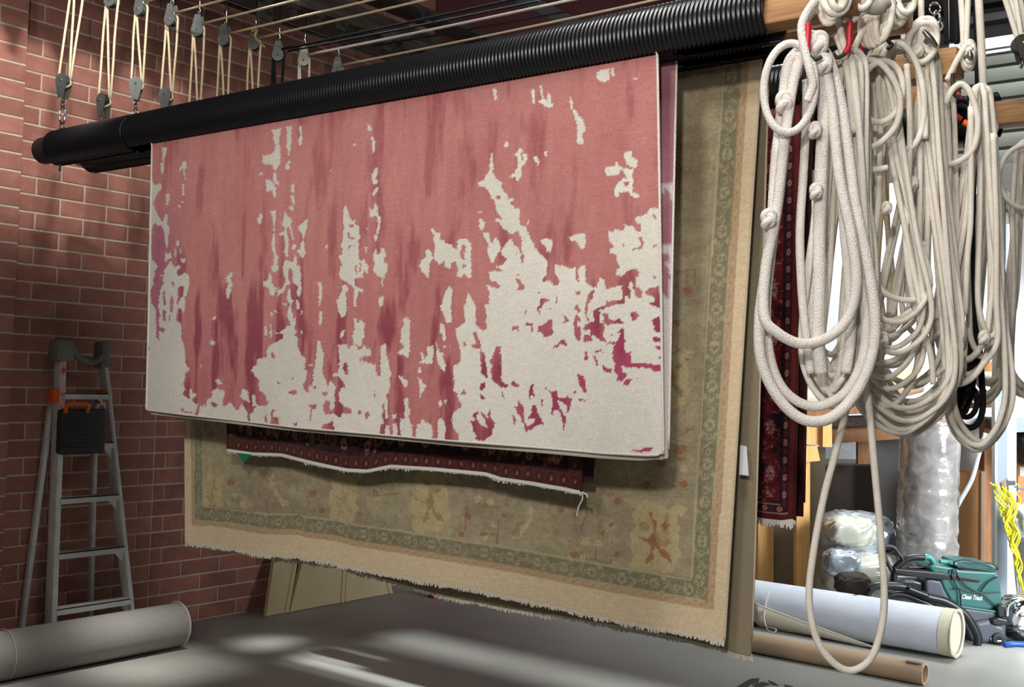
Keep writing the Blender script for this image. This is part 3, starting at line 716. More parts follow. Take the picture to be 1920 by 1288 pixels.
def pink_cols(u, v, k, P):
    px, py = proj_arr(P)
    Y, Z = P[..., 1], P[..., 2]
    jx = (vnoise(Y, Z, 190, 5)-.5)*3.2; jy = (vnoise(Y, Z, 170, 6)-.5)*3.2
    front = k == 0
    mask = np.zeros(u.shape)
    fx = np.where(front, px+jx, -9999); fill(mask, fx, py+jy, WH, 1.); fill(mask, fx, py+jy, RD, 0.)
    fx2 = np.where(front, px, -9999)
    # far half: similar splashes
    nb = fbm(Y, Z, 9, 40) + .25*(vnoise(Y, Z, 26, 41)-.5)
    mask = np.where(front, mask, (nb > .53).astype(float))
    g = Y*1.0; low = np.clip((v-.35)/.65, 0, 1)
    streak = vnoise(Y, Z*.10, 26, 11)*.6+vnoise(Y, Z*.2, 60, 12)*.4
    cloud = fbm(Y, Z*.6, 5, 13)
    t = np.clip(.15+.85*(.38*streak+.42*cloud+.30*low*(.6+.8*cloud))*1.25-.12, 0, 1)
    dark = np.clip((fbm(Y, Z*.22, 17, 17)-.53)*6, 0, 1)*np.clip(.45+low, 0, 1)
    c0 = np.array([220, 154, 147.]); c1 = np.array([186, 112, 114.]); c2 = np.array([142, 60, 76.])
    rgb = c0+(c1-c0)*t[..., None]; rgb = rgb+(c2-rgb)*(dark*.8)[..., None]
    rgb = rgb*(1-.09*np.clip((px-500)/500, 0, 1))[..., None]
    mg = np.clip((px-860)/200, 0, 1)*np.clip((py-560)/120, 0, 1)*front   # deeper magenta in the low near corner
    rgb = rgb+(np.array([168, 62, 100.])-rgb)*(mg*.75)[..., None]
    lilac = np.clip((345-px)/40, 0, 1)*np.clip((py-380)/80, 0, 1)*front
    rgb = rgb+(np.array([178, 104, 138.])-rgb)*(lilac*.7)[..., None]
    ab = (vnoise(Y*.2, Z, 210, 19)-.5)*8
    wh = np.array([222, 218, 208.])+(fbm(Y, Z, 6, 23)-.5)[..., None]*16
    # faint worn, duller strip beside the bare areas
    ed = np.abs(vnoise(Y, Z, 60, 29)-.5)*6
    rgb = np.where(mask[..., None] > .5, wh, rgb)+ab[..., None]+(rng.random(u.shape)-.5)[..., None]*9
    rgb = np.where((k == 1)[..., None], rgb*.96+np.array([6, 6, 14]), rgb)
    return rgb
def pink_back(Q):
    Y, Z = Q[..., 1], Q[..., 2]; m = (fbm(Y, Z, 12, 40)+.3*(vnoise(Y, Z, 30, 41)-.5)+np.clip((2.0-Z)*1.2, 0, .5) > .55)[..., None]
    return np.where(m, np.array([206, 198, 196.]), np.array([160, 108, 118.])+(fbm(Y, Z, 9, 42)-.5)[..., None]*40)
def proj_arr(P):
    q = P-CAM; z = q@fw; return 960+F*(q@RT)/z, 644-F*(q@UP)/z
def ypx(X, p): return float(on(0, X, *p)[1])
XP = 2.91-.035
fb = interp_px([(273, 768), (345, 777), (560, 801), (700, 813), (850, 826), (1000, 838), (1130, 849), (1215, 853), (1245, 851)], 2.896)
bb = interp_px([(255, 772), (345, 781), (560, 806), (700, 818), (850, 833), (1000, 845), (1130, 856), (1200, 860), (1226, 857)], 2.925)
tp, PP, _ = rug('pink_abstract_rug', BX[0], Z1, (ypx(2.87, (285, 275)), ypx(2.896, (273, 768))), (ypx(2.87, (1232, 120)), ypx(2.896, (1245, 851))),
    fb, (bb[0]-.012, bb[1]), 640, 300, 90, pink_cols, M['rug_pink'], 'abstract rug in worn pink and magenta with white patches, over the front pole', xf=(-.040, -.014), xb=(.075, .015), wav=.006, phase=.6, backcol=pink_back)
edge_cord(tp, PP, 0, .0045, M['selv_white']); edge_cord(tp, PP, -1, .0045, M['selv_white'])
MB().tube(PP[0, ::5]+np.array([.003, 0, -.001]), .0045, 6).build('lower_binding', M['selv_white'], tp)
MB().tube(PP[-1, ::5]+np.array([-.003, 0, -.001]), .0055, 6).build('lower_binding', M['jute'], tp)
b = np.array(on(0, 2.99, 1244, 527)); b2 = np.array(on(0, 2.99, 1246, 578))
MB().box((2.935, b2[1]-.02, b2[2]), (2.941, b2[1]+.02, b[2])).build('corner_tag', M['green_tag'], tp, False)
# ------------------------------------------------------------------ sage rug
ZS = (1000, 680, 2.2205)
PAL_C = P_("430,600 470,570 520,590 560,610 590,590 640,600 625,640 600,650 610,700 600,760 620,800 590,840 575,875 520,880 490,865 470,890 430,880 400,850 420,800 400,770 405,720 430,680 410,640")
PAL_B = [P_("475,620 490,625 500,650 510,660 515,700 530,740 525,765 570,800 575,835 545,820 510,770 497,780 500,820 470,835 460,820 485,800 490,760 435,725 440,718 480,730 500,710 500,665 480,650"), P_("525,680 545,660 568,680 545,698"), P_("597,643 605,636 613,643 605,651")]
def sage_cols(u, v, k, P):
    Y, Z = P[..., 1], P[..., 2]; px, py = proj_arr(P); front = k == 0
    yN = Y[:, -1:]; yF = Y[:, :1]; zb = np.where(k == 1, Z[-1:, :], Z[:1, :])
    dr = Y-yN; dl = yF-Y; db = Z-zb
    d = np.minimum(np.minimum(dr, dl)+.045, db)
    al = np.where(d == db, Y, Z)                        # coordinate running along the border
    field = np.array([168, 156, 128.])+(fbm(Y*.25, Z, 14, 51)-.5)[..., None]*np.array([34, 34, 30])+(fbm(Y, Z, 40, 52)-.5)[..., None]*30
    cl = fbm(Y, Z, 3, 53); field = field+np.clip((cl-.5)*3, -1, 1)[..., None]*np.array([6, 8, 2])
    rgb = field.copy()
    cream = np.array([230, 208, 174.]); greenb = np.array([120, 119, 94.]); peach = np.array([200, 172, 138.]); line = np.array([188, 178, 146.]); tan = np.array([148, 118, 84.])
    def put(sel, c, a=1.): 
        a = np.broadcast_to(np.asarray(a, float), sel.shape)*sel
        rgb[...] = rgb+(np.asarray(c)-rgb)*a[..., None]
    n1 = fbm(Y, Z, 60, 54)
    # guard and main bands
    W1, W2, W3, W4, W5 = .088, .112, .117, .173, .180
    put(d < W1, cream, .92)
    b = (d >= W1) & (d < W2); put(b, peach, .85)
    q = np.sin(al*2*pi/.042)*np.cos((d-W1)/(W2-W1)*pi*2-pi); put(b & (q > .25), np.array([188, 140, 100]), .55)
    put((d >= W2) & (d < W3), line, .8); put((d >= W2+.002) & (d < W2+.0045), tan, .7)
    b = (d >= W3) & (d < W4); put(b, greenb, .8)
    s = (al/.125) % 1.; w = (d-W3)/(W4-W3)               # rosette, diagonal bars, half-palmettes
    dd = np.hypot((s-.25)*2.1, (w-.5)); r1 = (dd < .34) & (np.abs(np.sin(np.arctan2(w-.5, (s-.25)*2.1)*4)) > .25-.0*dd) 
    put(b & r1, line, .75); put(b & (dd < .09), tan, .9); put(b & (dd > .13) & (dd < .17), greenb, .9)
    e = np.abs((s-.75)*2.0+(w-.5)*np.where((al/.125).astype(int) % 2, 1, -1)); put(b & (e < .10) & (w > .12) & (w < .88), line, .7); put(b & (e < .03) & (w > .2) & (w < .8), greenb*.7, .8)
    e2 = np.hypot((np.abs((s-.75)*2.1)-.42), (w-.5)*1.2); put(b & (e2 > .12) & (e2 < .22), line, .65); put(b & (e2 < .05), tan, .6)
    e3 = np.hypot(((s-.5) % 1.-.5)*2.1, w-.08); put(b & (e3 < .16), line, .6); e4 = np.hypot(((s-.5) % 1.-.5)*2.1, w-.92); put(b & (e4 < .16), line, .6)
    put((d >= W4) & (d < W5), line, .8)
    put((d >= W5) & (d < W5+.003), tan, .45)
    inside = (d >= W5+.002)
    jx = px+(vnoise(Y, Z, 110, 61)-.5)*5; jy = py+(vnoise(Y, Z, 110, 62)-.5)*5
    def stamp(poly, c, a, cx=None, cy=None, s=1., so=(1235, 1000), sx=1.):
        q = poly_px(ZS, poly)
        if cx is not None: q = (q-np.array(so))*s*np.array([sx, 1])+np.array([cx, cy])
        lo = q.min(0)-1; hi = q.max(0)+1
        sel = (jx > lo[0]) & (jx < hi[0]) & (jy > lo[1]) & (jy < hi[1]) & front & inside
        m = np.zeros(sel.shape, bool); ii = np.nonzero(sel); m[ii] = inpoly(jx[ii], jy[ii], q); put(m, c, a)
    for cx, cy, s, sx, tc in ((1235, 1000, 1., 1., (160, 100, 66)), (812, 932, .86, .9, (158, 128, 92)), (648, 925, .72, .8, (176, 160, 118)), (400, 925, .62, .7, (166, 146, 104)), (1265, 700, .85, .8, (138, 110, 80)), (1030, 800, .8, .8, (150, 120, 90))):
        stamp(PAL_C, (206, 190, 140), .72, cx, cy, s, sx=sx)
        for q in PAL_B: stamp(q, tc, .8, cx, cy, s, sx=sx)
    bird = P_("430,560 450,540 465,560 455,590 480,620 500,650 520,655 530,680 500,675 485,670 470,640 445,600")
    stamp(bird, (206, 192, 146), .75, 520, 925, 1., (1213, 960), .9); stamp(bird, (206, 192, 146), .8, 985, 985, 1., (1213, 960), -1.); stamp(bird, (196, 184, 140), .6, 455, 930, .8, (1213, 960), 1)
    rust = (158, 92, 58)
    def blob(cx, cy, r, c, a=.8, ar=1.):
        m = np.hypot((jx-cx)/ar, jy-cy) < r; put(m & front & inside, c, a)
    for cx, cy, r in ((586, 925, 6), (603, 957, 5), (705, 923, 5), (1245, 690, 7), (1250, 598, 11), (1268, 606, 6), (1277, 842, 9), (1277, 860, 5), (1240, 868, 8), (1282, 908, 7), (1158, 940, 6), (1077, 1040, 7), (1156, 1037, 5), (1130, 1000, 5), (1146, 984, 4), (944, 966, 4), (877, 968, 6), (866, 1001, 5), (908, 1002, 5), (950, 945, 3), (1211, 908, 6), (1052, 955, 5), (432, 905, 6), (385, 800, 6), (395, 812, 7), (1288, 545, 8)): blob(cx, cy, r, rust, .7, 1.2)
    for cx, cy, r in ((895, 935, 7), (919, 942, 8), (921, 912, 5), (1098, 1015, 8), (1122, 1020, 8), (1094, 1046, 8), (925, 985, 4), (440, 930, 6), (455, 945, 6), (1240, 780, 10), (910, 1010, 5), (1283, 880, 6), (460, 950, 4)): blob(cx, cy, r, (208, 190, 146), .8)
    def lnp(pts, w, c, a=.7):
        for (x0, y0), (x1, y1) in zip(pts[:-1], pts[1:]):
            dx, dy = x1-x0, y1-y0; L2 = dx*dx+dy*dy; t = np.clip(((px-x0)*dx+(py-y0)*dy)/L2, 0, 1)
            put((np.hypot(px-x0-t*dx, py-y0-t*dy) < w) & front & inside, c, a)
    br = (140, 98, 66)
    for p in ([(1268, 540), (1268, 510), (1305, 505), (1303, 535)], [(1287, 508), (1290, 545)], [(932, 1025), (934, 975)], [(1077, 995), (1077, 960), (1085, 975)], [(1118, 1025), (1116, 1048), (1098, 1050)], [(1116, 1050), (1145, 1058), (1146, 1048)], [(920, 1002), (934, 1004)], [(1230, 700), (1250, 670), (1275, 655)], [(1255, 825), (1280, 815), (1300, 800)], [(700, 930), (745, 925)], [(872, 995), (876, 950)], [(1255, 330), (1290, 310)], [(1077, 965), (1090, 955)]): lnp(p, 1.3, br)
    lnp([(1182, 850), (1180, 925), (1140, 920)], 1.2, (190, 176, 140), .6)
    # small scattered twigs in the field
    tw = fbm(Y, Z, 17, 70); put(inside & (np.abs(tw-.5) < .010), (136, 116, 86), .35)
    sp = vnoise(Y, Z, 22, 72); put(inside & (sp > .90), (150, 106, 74), .45); sp = vnoise(Y, Z, 19, 73); put(inside & (sp > .90), (196, 182, 140), .45)
    mute = fbm(Y, Z, 4, 77)[..., None]*.25+.05; rgb = rgb+(field-rgb)*mute*(d > W1)[..., None]; rgb += (rng.random(u.shape)-.5)[..., None]*14 + ((vnoise(Y*.15, Z, 260, 75)-.5)*12)[..., None]
    back = np.array([138, 128, 108.])+(rgb-150)*.22
    return np.where((k == 1)[..., None], back, rgb)
sf = interp_px([(345, 1018), (420, 1027), (500, 1040), (565, 1042), (575, 1047), (630, 1055), (665, 1066), (740, 1078), (860, 1102), (1000, 1130), (1100, 1150), (1200, 1170), (1300, 1190), (1360, 1201)], 3.255)
X_ = 3.39; sb = interp_px([(345, 1015), (640, 1062), (740, 1090), (800, 1108), (860, 1124), (950, 1140), (1050, 1152), (1200, 1178), (1300, 1200), (1412, 1228)], 3.385)
ts, PS, evs = rug('sage_floral_rug', BX[2], Z3, (ypx(3.25, (348, 250)), ypx(3.255, (345, 1018))), (ypx(3.25, (1427, 138)), ypx(3.255, (1360, 1201))),
    sf, sb, 600, 380, 70, sage_cols, M['rug_sage'], 'large pale sage green oriental rug with cream border, over the third pole', xf=(-.040, -.035), xb=(.055, .095), wav=.012, phase=2.1, backcol=(150, 138, 116), yrb=(ypx(3.345, (1440, 165)), ypx(3.385, (1412, 1228))))
# the far half hangs a little nearer to the viewpoint at its lower corner
edge_cord(ts, PS, 0, .004, M['selv_cream']); edge_cord(ts, PS, -1, .004, M['selv_cream'])
def fringe(t, P, row, m, lo, hi, dens, out, name='fringe', w=.0035):
    E = P[row]; mb = MB(); n = len(E)
    L = np.concatenate([[0], np.cumsum(np.linalg.norm(np.diff(E, axis=0), axis=1))]); N = int(L[-1]*dens)
    for i in range(N):
        s = (i+random.random())/N*L[-1]; p = np.array([np.interp(s, L, E[:, j]) for j in range(3)])
        h = random.uniform(lo, hi)*(.6+.8*vn1(s*8)); sl = random.uniform(-.4, .4)*h; o = out*random.uniform(0, .004)
        mb.add([p+(o, -w, .004), p+(o, w, .004), p+(o, w*.7+sl, -h), p+(o, -w*.7+sl, -h), p+(o+.003, 0, .004), p+(o+.003, sl, -h)], [(0, 1, 2, 3), (1, 4, 5, 2), (4, 0, 3, 5)])
    return mb.build(name, m, t, False, 'stuff')
def vn1(s): 
    r = (sin(s*1.7)+sin(s*3.1+1)+sin(s*7.3+2))/6+.5; return r
fringe(ts, PS, 0, M['fringe'], .004, .016, 420, -1); fringe(ts, PS, -1, M['fringe'], .006, .020, 420, 1)
g = on(0, 3.36, 1392, 833); g2 = on(0, 3.36, 1404, 890)
MB().add([on(0, 3.31, 1388, 834), on(0, 3.31, 1400, 837), on(0, 3.31, 1404, 892), on(0, 3.31, 1386, 890), on(0, 3.312, 1388, 834), on(0, 3.312, 1400, 837), on(0, 3.312, 1404, 892), on(0, 3.312, 1386, 890)], [(0, 1, 2, 3), (7, 6, 5, 4), (0, 4, 5, 1), (1, 5, 6, 2), (2, 6, 7, 3), (3, 7, 4, 0)]).build('care_tag', M['white_tag'], ts, False)
# ------------------------------------------------------------------ dark red rug on the second pole
def dark_cols(u, v, k, P):
    Y, Z = P[..., 1], P[..., 2]
    zb = np.where(k == 1, Z[-1:, :], Z[:1, :]); d = np.minimum(Z-zb, np.minimum(Y-Y[:, -1:], Y[:, :1]-Y)); al = np.where(d == Z-zb, Y, Z)
    rgb = np.array([46, 28, 32.])+(fbm(Y, Z, 40, 81)-.5)[..., None]*np.array([60, 30, 24])
    def put(sel, c, a=1.): rgb[...] = rgb+(np.asarray(c, float)-rgb)*(sel*a)[..., None]
    put(d < .052, (90, 48, 42), .85)
    s = (al/.052) % 1.; w = d/.052
    e = np.hypot((s-.5)*1.0, (w-.5)*.9); put((d < .052) & (e < .34) & (e > .2), (62, 30, 34), .8); put((d < .052) & (e < .1), (172, 118, 98), .7)
    put((d > .052) & (d < .058), (52, 24, 26), .9)
    b = (d > .058) & (d < .16); s = (al/.30) % 1.; w = (d-.058)/.10
    for cx, cy, r, c in ((.1, .5, .2, (150, 96, 78)), (.3, .35, .13, (176, 130, 104)), (.5, .55, .28, (120, 62, 50)), (.7, .35, .13, (176, 130, 104)), (.9, .5, .2, (150, 96, 78))):
        e = np.hypot((s-cx)*3., w-cy); put(b & (np.abs(e-r) < .045), c, .8); put(b & (e < r*.3), c, .7)
    put(b & (np.abs(w-.38) < .02) & (np.abs(s-.5) > .1), (150, 84, 62), .6)
    q = vnoise(Y, Z, 42, 83); put((d > .058) & (q > .80), (136, 78, 62), .7); q = vnoise(Y, Z, 38, 84); put((d > .058) & (q > .86), (196, 150, 122), .6)
    put((d > .16) & (d < .166), (150, 90, 70), .6)
    rgb += (rng.random(u.shape)-.5)[..., None]*18
    return np.where((k == 1)[..., None], np.array([60, 36, 44.])+(rng.random(u.shape)-.5)[..., None]*22, rgb)
df = interp_px([(425, 843), (470, 850), (525, 852), (600, 868), (655, 880), (690, 882), (735, 873), (810, 878), (905, 888), (935, 897), (1000, 905), (1060, 915), (1090, 922)], 3.075)
dbk = interp_px([(425, 838), (700, 862), (900, 880), (1147, 909)], 3.14)
td, PDk, _ = rug('dark_red_rug', BX[1], Z2, (ypx(3.065, (428, 250)), ypx(3.075, (425, 843))), (ypx(3.065, (1103, 150)), ypx(3.075, (1092, 921))),
    df, dbk, 420, 190, 50, dark_cols, M['rug_dark'], 'dark red and navy patterned rug, only its white-edged lower strip showing below the pink rug', xf=(-.038, -.025), xb=(.05, .045), wav=.012, phase=1.2, backcol=(70, 44, 48))
edge_cord(td, PDk, 0, .004, M['selv_red']); edge_cord(td, PDk, -1, .005, M['selv_red'])
MB().tube(PDk[0, ::4]+np.array([-.002, 0, -.003]), .0075, 6).build('lower_cord', M['fringe_white'], td)
fringe(td, PDk, 0, M['fringe_white'], .006, .014, 260, -1)
e0 = PDk[0, -1]; MB().tube(smooth([e0, e0+(-.006, -.01, -.02), e0+(-.008, .004, -.05), e0+(-.008, .01, -.08)]), .0025, 5).tube(smooth([e0, e0+(-.006, -.025, -.005), e0+(-.008, -.03, -.015)]), .004, 5).build('loose_thread', M['fringe_white'], td)
g = on(0, 3.15, 450, 852)
MB().prism([on(0, 3.05, 443, 849), on(0, 3.05, 471, 852), on(0, 3.05, 458, 867)], (.003, 0, 0)).build('corner_tag', M['green_tag'], td, False)
# ------------------------------------------------------------------ two unseen rug shapes further back, added to block light on the floor
def plain_cols(base):
    def f(u, v, k, P):
        Y, Z = P[..., 1], P[..., 2]; return np.array(base)+(fbm(Y, Z, 20, 61)-.5)[..., None]*30
    return f
rug('beige_rug_blocker', BX[6], Z1, (4.6, 4.6), (2.2, 2.2), (np.array([0., 9.]), np.array([1.42, 1.42])), (np.array([0., 9.]), np.array([1.42, 1.42])), 60, 30, 30, plain_cols((150, 132, 104.)), M['rug_dark'], 'plain beige rug shape added out of sight behind the sage rug to break up floor light', wav=.004)
rug('brown_rug_blocker', BX[9]-.0, 2.70, (4.6, 4.6), (2.4, 2.4), (np.array([0., 9.]), np.array([1.75, 1.75])), (np.array([0., 9.]), np.array([1.75, 1.75])), 60, 30, 30, plain_cols((96, 76, 60.)), M['rug_dark'], 'plain brown rug shape added out of sight on the rearmost pole to break up floor light', wav=.004)
# ------------------------------------------------------------------ red floral rug on the fifth pole
def persian_cols(u, v, k, P):
    Y, Z = P[..., 1], P[..., 2]; zb = np.where(k == 1, Z[-1:, :], Z[:1, :]); dr = Y-Y[:, -1:]; db = Z-zb
    d = np.minimum(dr, db); al = np.where(d == db, Y, Z); d = d*1.4
    rgb = np.array([104, 30, 38.])+(fbm(Y, Z, 34, 91)-.5)[..., None]*26
    def put(sel, c, a=1.): rgb[...] = rgb+(np.asarray(c, float)-rgb)*(sel*a)[..., None]
    put(d < .034, (98, 32, 32)); put((d >= .034) & (d < .038), (196, 170, 156), .75); put((d >= .038) & (d < .078), (50, 28, 36))
    s = (al/.06) % 1.; w = (d-.058)/.02; e = np.hypot((s-.5)*2.2, w*.75); put((d >= .038) & (d < .078) & (e < .42), (206, 138, 124), .85); put((d >= .038) & (d < .078) & (e < .15), (120, 40, 46)); e5 = np.hypot((((s+.5) % 1)-.5)*2.2, w*.75); put((d >= .038) & (d < .078) & (e5 < .4), (112, 46, 56), .7)
    put((d >= .078) & (d < .082), (196, 170, 156), .75); put((d >= .082) & (d < .088), (48, 24, 32))
    b = (d >= .088) & (d < .19); q = fbm(Y, Z, 30, 92); put(b & (np.abs(q-.5) < .022), (216, 150, 140), .6); q = vnoise(Y, Z, 34, 93); put(b & (q > .72), (46, 22, 34), .9)
    s = (al/.16) % 1.; w = (d-.139)/.05; e = np.hypot((s-.5)*3.1, w); put(b & (e < .5) & (np.abs(np.sin(np.arctan2(w, (s-.5)*3.1)*4)) > .5), (222, 190, 178), .6); put(b & (e < .16), (120, 50, 60)); put(b & (np.abs(e-.85) < .08), (60, 24, 34), .8)
    put((d >= .19) & (d < .196), (48, 24, 32)); b = d >= .196; q = vnoise(Y, Z, 40, 94); put(b & (q > .7), (60, 24, 36), .8); q = vnoise(Y, Z, 36, 95); put(b & (q > .8), (206, 132, 120), .6)
    rgb += (rng.random(u.shape)-.5)[..., None]*16
    return np.where((k == 1)[..., None], np.array([58, 26, 30.])+(rgb-90)*.25, rgb)
pf = interp_px([(1380, 968), (1424, 976), (1460, 979), (1491, 975)], 3.61)
pb = (np.array([.5, 1.4, 3.6]), np.array([1.19, 1.20, 1.20]))
yr_t = ypx(3.63, (1503, 208)); yr_b = ypx(3.63, (1489, 975))
tq, PQ, _ = rug('red_floral_rug', BX[4], Z1, (yr_t+1.5, yr_b+1.5), (yr_t-.0, yr_b), pf, (np.array([0., 4.]), np.array([1.215, 1.215])), 330, 330, 60, persian_cols, M['rug_persian'], 'deep red floral oriental rug hanging right of the sage rug, behind the white ropes', xf=(-.040, -.03), xb=(.05, .045), wav=.014, phase=.3, backcol=(54, 22, 25))
edge_cord(tq, PQ, -1, .006, M['selv_red']); edge_cord(tq, PQ, 0, .006, M['selv_red'])
fringe(tq, PQ, 0, M['fringe_white'], .010, .024, 420, -1)
# ------------------------------------------------------------------ hoists along the brick wall
ORD = ['first', 'second', 'third', 'fourth', 'fifth', 'sixth', 'seventh', 'eighth', 'ninth', 'tenth', 'eleventh']
def teardrop(c, n, up, w, h, t, flip):
    """cheek outline in the plane with normal n; wide end at c, tail towards up*flip"""
    s = np.cross(up, n); pts = []
    for k in range(15):
        a = radians(-20+k*220/14); pts.append(c+s*w*cos(a)-up*flip*w*sin(a))
    pts += [c-s*w*.45+up*flip*h, c+s*w*.45+up*flip*h]
    return [p for p in pts]
def pulley(c, down, label, pale=False, w=.034, h=.085, yaw=0.0, mats=None):
    c = np.array(c, float); n = np.array([-cos(radians(30+yaw)), -sin(radians(30+yaw)), 0]); up = np.array([0, 0, 1.]); fl = -1 if down else 1
    t = thing('pulley_block', c+np.array([0, 0, -.05]), label, 'pulley', 'pulley blocks of the hoists')
    cm = mats or (M['pulley_light'] if pale else M['pulley'])
    for o in (-.022, .018): MB().prism(teardrop(c+n*o, n, up, w, h, .003, fl), n*.004).build('cheek', cm, t, False)
    mb = MB()
    for o in (-.010, .008):
        mb.tube([c+n*(o-.006), c+n*(o-.002), c+n*(o+.002), c+n*(o+.006)], np.array([.031, .025, .025, .031]), 20)
    mb.build('sheave', M['darksteel'], t, 'auto')
    MB().ring(c+up*fl*(h+.012), np.cross(up, n), .012, .0035, 14, 6).build('eye', M['steel'], t); MB().cyl(c-n*.026, c+n*.026, .006, 8).build('axle', M['steel'], t)
    return t
UPX = [(150, -60), (210, 2), (265, 18), (322, 38), (372, 58), (422, 76), (478, 84), (522, 105), (570, 115), (633, 134)]
PY = 5.1
lowX = {0: (120, 152), 1: (195, 188), 2: (256, 158), 3: (312, 178)}
for i, (px, py) in enumerate(UPX):
    u = on(1, PY, px, py); X = float(u[0])
    if i > 0:
        pulley(u, False, '%s upper pulley block from the left, hanging below the dark timber by the brick wall' % ORD[i-1] if i not in (7, 8) else ('grey teardrop upper pulley block that carries the black rope' if i == 7 else 'pale teardrop upper pulley block just left of the ribbed cover, with a white rope'), pale=(i == 8), yaw=random.uniform(-25, 25) if i not in (7, 8) else 10)
        hk = MB().tube([u+(0, 0, .10), u+(.008, 0, .112), u+(.002, 0, .125), (u[0], u[1], 3.80)], .0042, 6)
        o = hk.build('hook', M['chrome'], None); tag(o, 'thin steel hook above the %s upper pulley block from the left' % ORD[i-1], 'hook', 'hooks under the dark timber')
    if i in lowX: l = on(1, PY, *lowX[i]); lz = float(l[2])
    else: l = np.array([X-.005, PY, 2.99]); lz = 2.99
    l = np.array([l[0], PY, lz])
    if i in lowX or i == 4:
        pulley(l, True, '%s lower pulley block from the left, just above the black pipe ends' % ORD[i], yaw=(-10, -25, 15, 0, 0)[i])
    rm = M['rope_black'] if i == 7 else (M['rope_cream'] if i not in (8,) else M['rope'])
    mb = MB(); rr = .0062 if i != 7 else .008
    nx = np.array([.5, -.86, 0])
    ur = u+nx*.034; ul = u-nx*.031; lr = l+nx*.034; ll = l-nx*.031
    for a, b_ in ((ul, ll), (ul+(0, .012, 0)+nx*.012, lr+(0, .01, 0)), (ur, lr)):
        mb.tube(smooth([a, a*.66+b_*.34+nx*random.uniform(-.004, .004), a*.33+b_*.67, b_], 4), rr, 6)
    mb.tube(smooth([ur, ur+(0, 0, .02)-nx*.004, u+(0, 0, .036)+nx*.012, u+(0, 0, .036)], 4), rr, 6)
    mb.tube(smooth([lr, lr-(0, 0, .02)+nx*.0, l-(0, 0, .034)], 4), rr, 6)
    yy = np.linspace(u[1]-.03, .9, 24); xr = BX[min(i, 10)]
    if i > 1:
        mb.tube([(u[0]+(xr+.02-u[0])*k/23, y, u[2]+.035+.0*k-.02*sin(pi*k/23)) for k, y in enumerate(yy)], rr*(1.15 if i == 8 else 1), 6)
    o = mb.build('hoist_rope', rm, None)
    nm = {7: 'black hoist rope falling from the grey teardrop block', 8: 'white hoist rope running from the pale teardrop block towards the front right'}
    tag(o, nm.get(i, 'cream hoist rope of the %s lower pulley from the left' % ORD[i] if i < 4 else 'cream hoist rope of the %s upper pulley from the left' % ORD[i-1]), 'rope', 'hoist ropes')
# a spare rope end hooked over the seventh block
e = on(1, PY-.03, 486, 62)
o = MB().tube(smooth([on(1, PY-.03, *p) for p in ((472, 58), (482, 56), (478, 68), (486, 80), (496, 88))], 6), .008, 8).build('rope_end', M['rope_tan'], None); tag(o, 'short curled tan rope end at the sixth upper pulley from the left', 'rope')
for p0, p1, X in (((700, 86), (1060, 22), 4.75), ((540, 96), (1010, 2), 4.3)):
    a = on(0, X, *p0); b_ = on(0, X, *p1); o = MB().tube([a, (a+b_)/2-(0, 0, .004), b_], .006, 6).build('cable', M['rope_black'], None); tag(o, 'thin dark cable %s' % ('running high above the ribbed pipe cover' if X < 4.5 else 'just above the ribbed pipe cover, sloping up to the right'), 'cable')
# snap hooks and eye bolts under the lower blocks
for i, txt in ((0, 'leftmost'), (2, 'third from the left')):
    c = on(1, PY, *lowX[i]); t = thing('snap_hook', c-np.array([0, 0, .2]), 'chrome snap hook on an eye bolt, %s, above the black pole end' % txt, 'hook', 'snap hooks on the pole ends')
    z = c[2]-.112; n = (1, .3, 0)
    MB().ring((c[0], c[1], z), n, .013, .004).build('swivel_ring', M['steel'], t)
    el = [(c[0]+.014*sin(a)*.5, c[1]-.014*sin(a), z-.055+.042*cos(a)) for a in np.arange(16)*pi/8]
    MB().tube(el, .0055, 8, closed=True).build('snap_body', M['chrome'], t)
    MB().ring((c[0], c[1], z-.11), n, .014, .0045).tube([(c[0], c[1], z-.12), (c[0], c[1], 2.60 if i == 0 else 2.8)], .006, 8).build('eye_bolt', M['steel'], t)
# old lamp-like ironwork stuck to the timber header
for k, (px, py, s) in enumerate(((640, 46, .05), (727, 84, .05), (500, 22, .07), (800, 30, .06))):
    c = on(1, 4.98, px, py); o = MB().box((c[0]-s, c[1]-.012, c[2]-s*.8), (c[0]+s*.6, c[1]+.0, c[2]+s*.6), bev=.008).cyl((c[0], c[1]-.04, c[2]), (c[0], c[1], c[2]), .014, 10).build('iron_plate', M['darksteel'], hdr, 'auto')
# ------------------------------------------------------------------ ladder
lad = thing('step_ladder', (3.6, 5.95, 0), 'aluminium step ladder against the brick wall with grey foam-wrapped top', 'ladder')
def bar(a, b, w, d, m, name, par, yaw=0, bev=.002):
    a = np.array(a, float); b = np.array(b, float); T = (b-a)/np.linalg.norm(b-a); X = np.array([cos(yaw), sin(yaw), 0.]); X -= T*(X@T); X /= np.linalg.norm(X); Y = np.cross(T, X)
    L = np.linalg.norm(b-a); R = np.stack([X, Y, T], 1)
    return MB().box((-w/2, -d/2, 0), (w/2, d/2, L), R, a, bev).build(name, m, par, 'auto')
FL = (3.395, 5.83, 0); FR = (3.925, 5.83, 0); TL = (3.475, 6.0, 1.735); TR = (3.735, 6.0, 1.735)
RLb = (3.42, 6.14, 0); RRb = (3.90, 6.14, 0)
bar(FL, TL, .032, .075, M['alu'], 'front_rail', lad); bar(FR, TR, .026, .075, M['alu'], 'front_rail', lad)
bar((3.385, 6.145, 0), (3.465, 6.05, 1.5), .026, .034, M['alu'], 'rear_rail', lad); bar((3.83, 6.145, 0), (3.74, 6.05, 1.5), .026, .034, M['alu'], 'rear_rail', lad)
def lp(a, b, z): a = np.array(a); b = np.array(b); return a+(b-a)*z/1.735
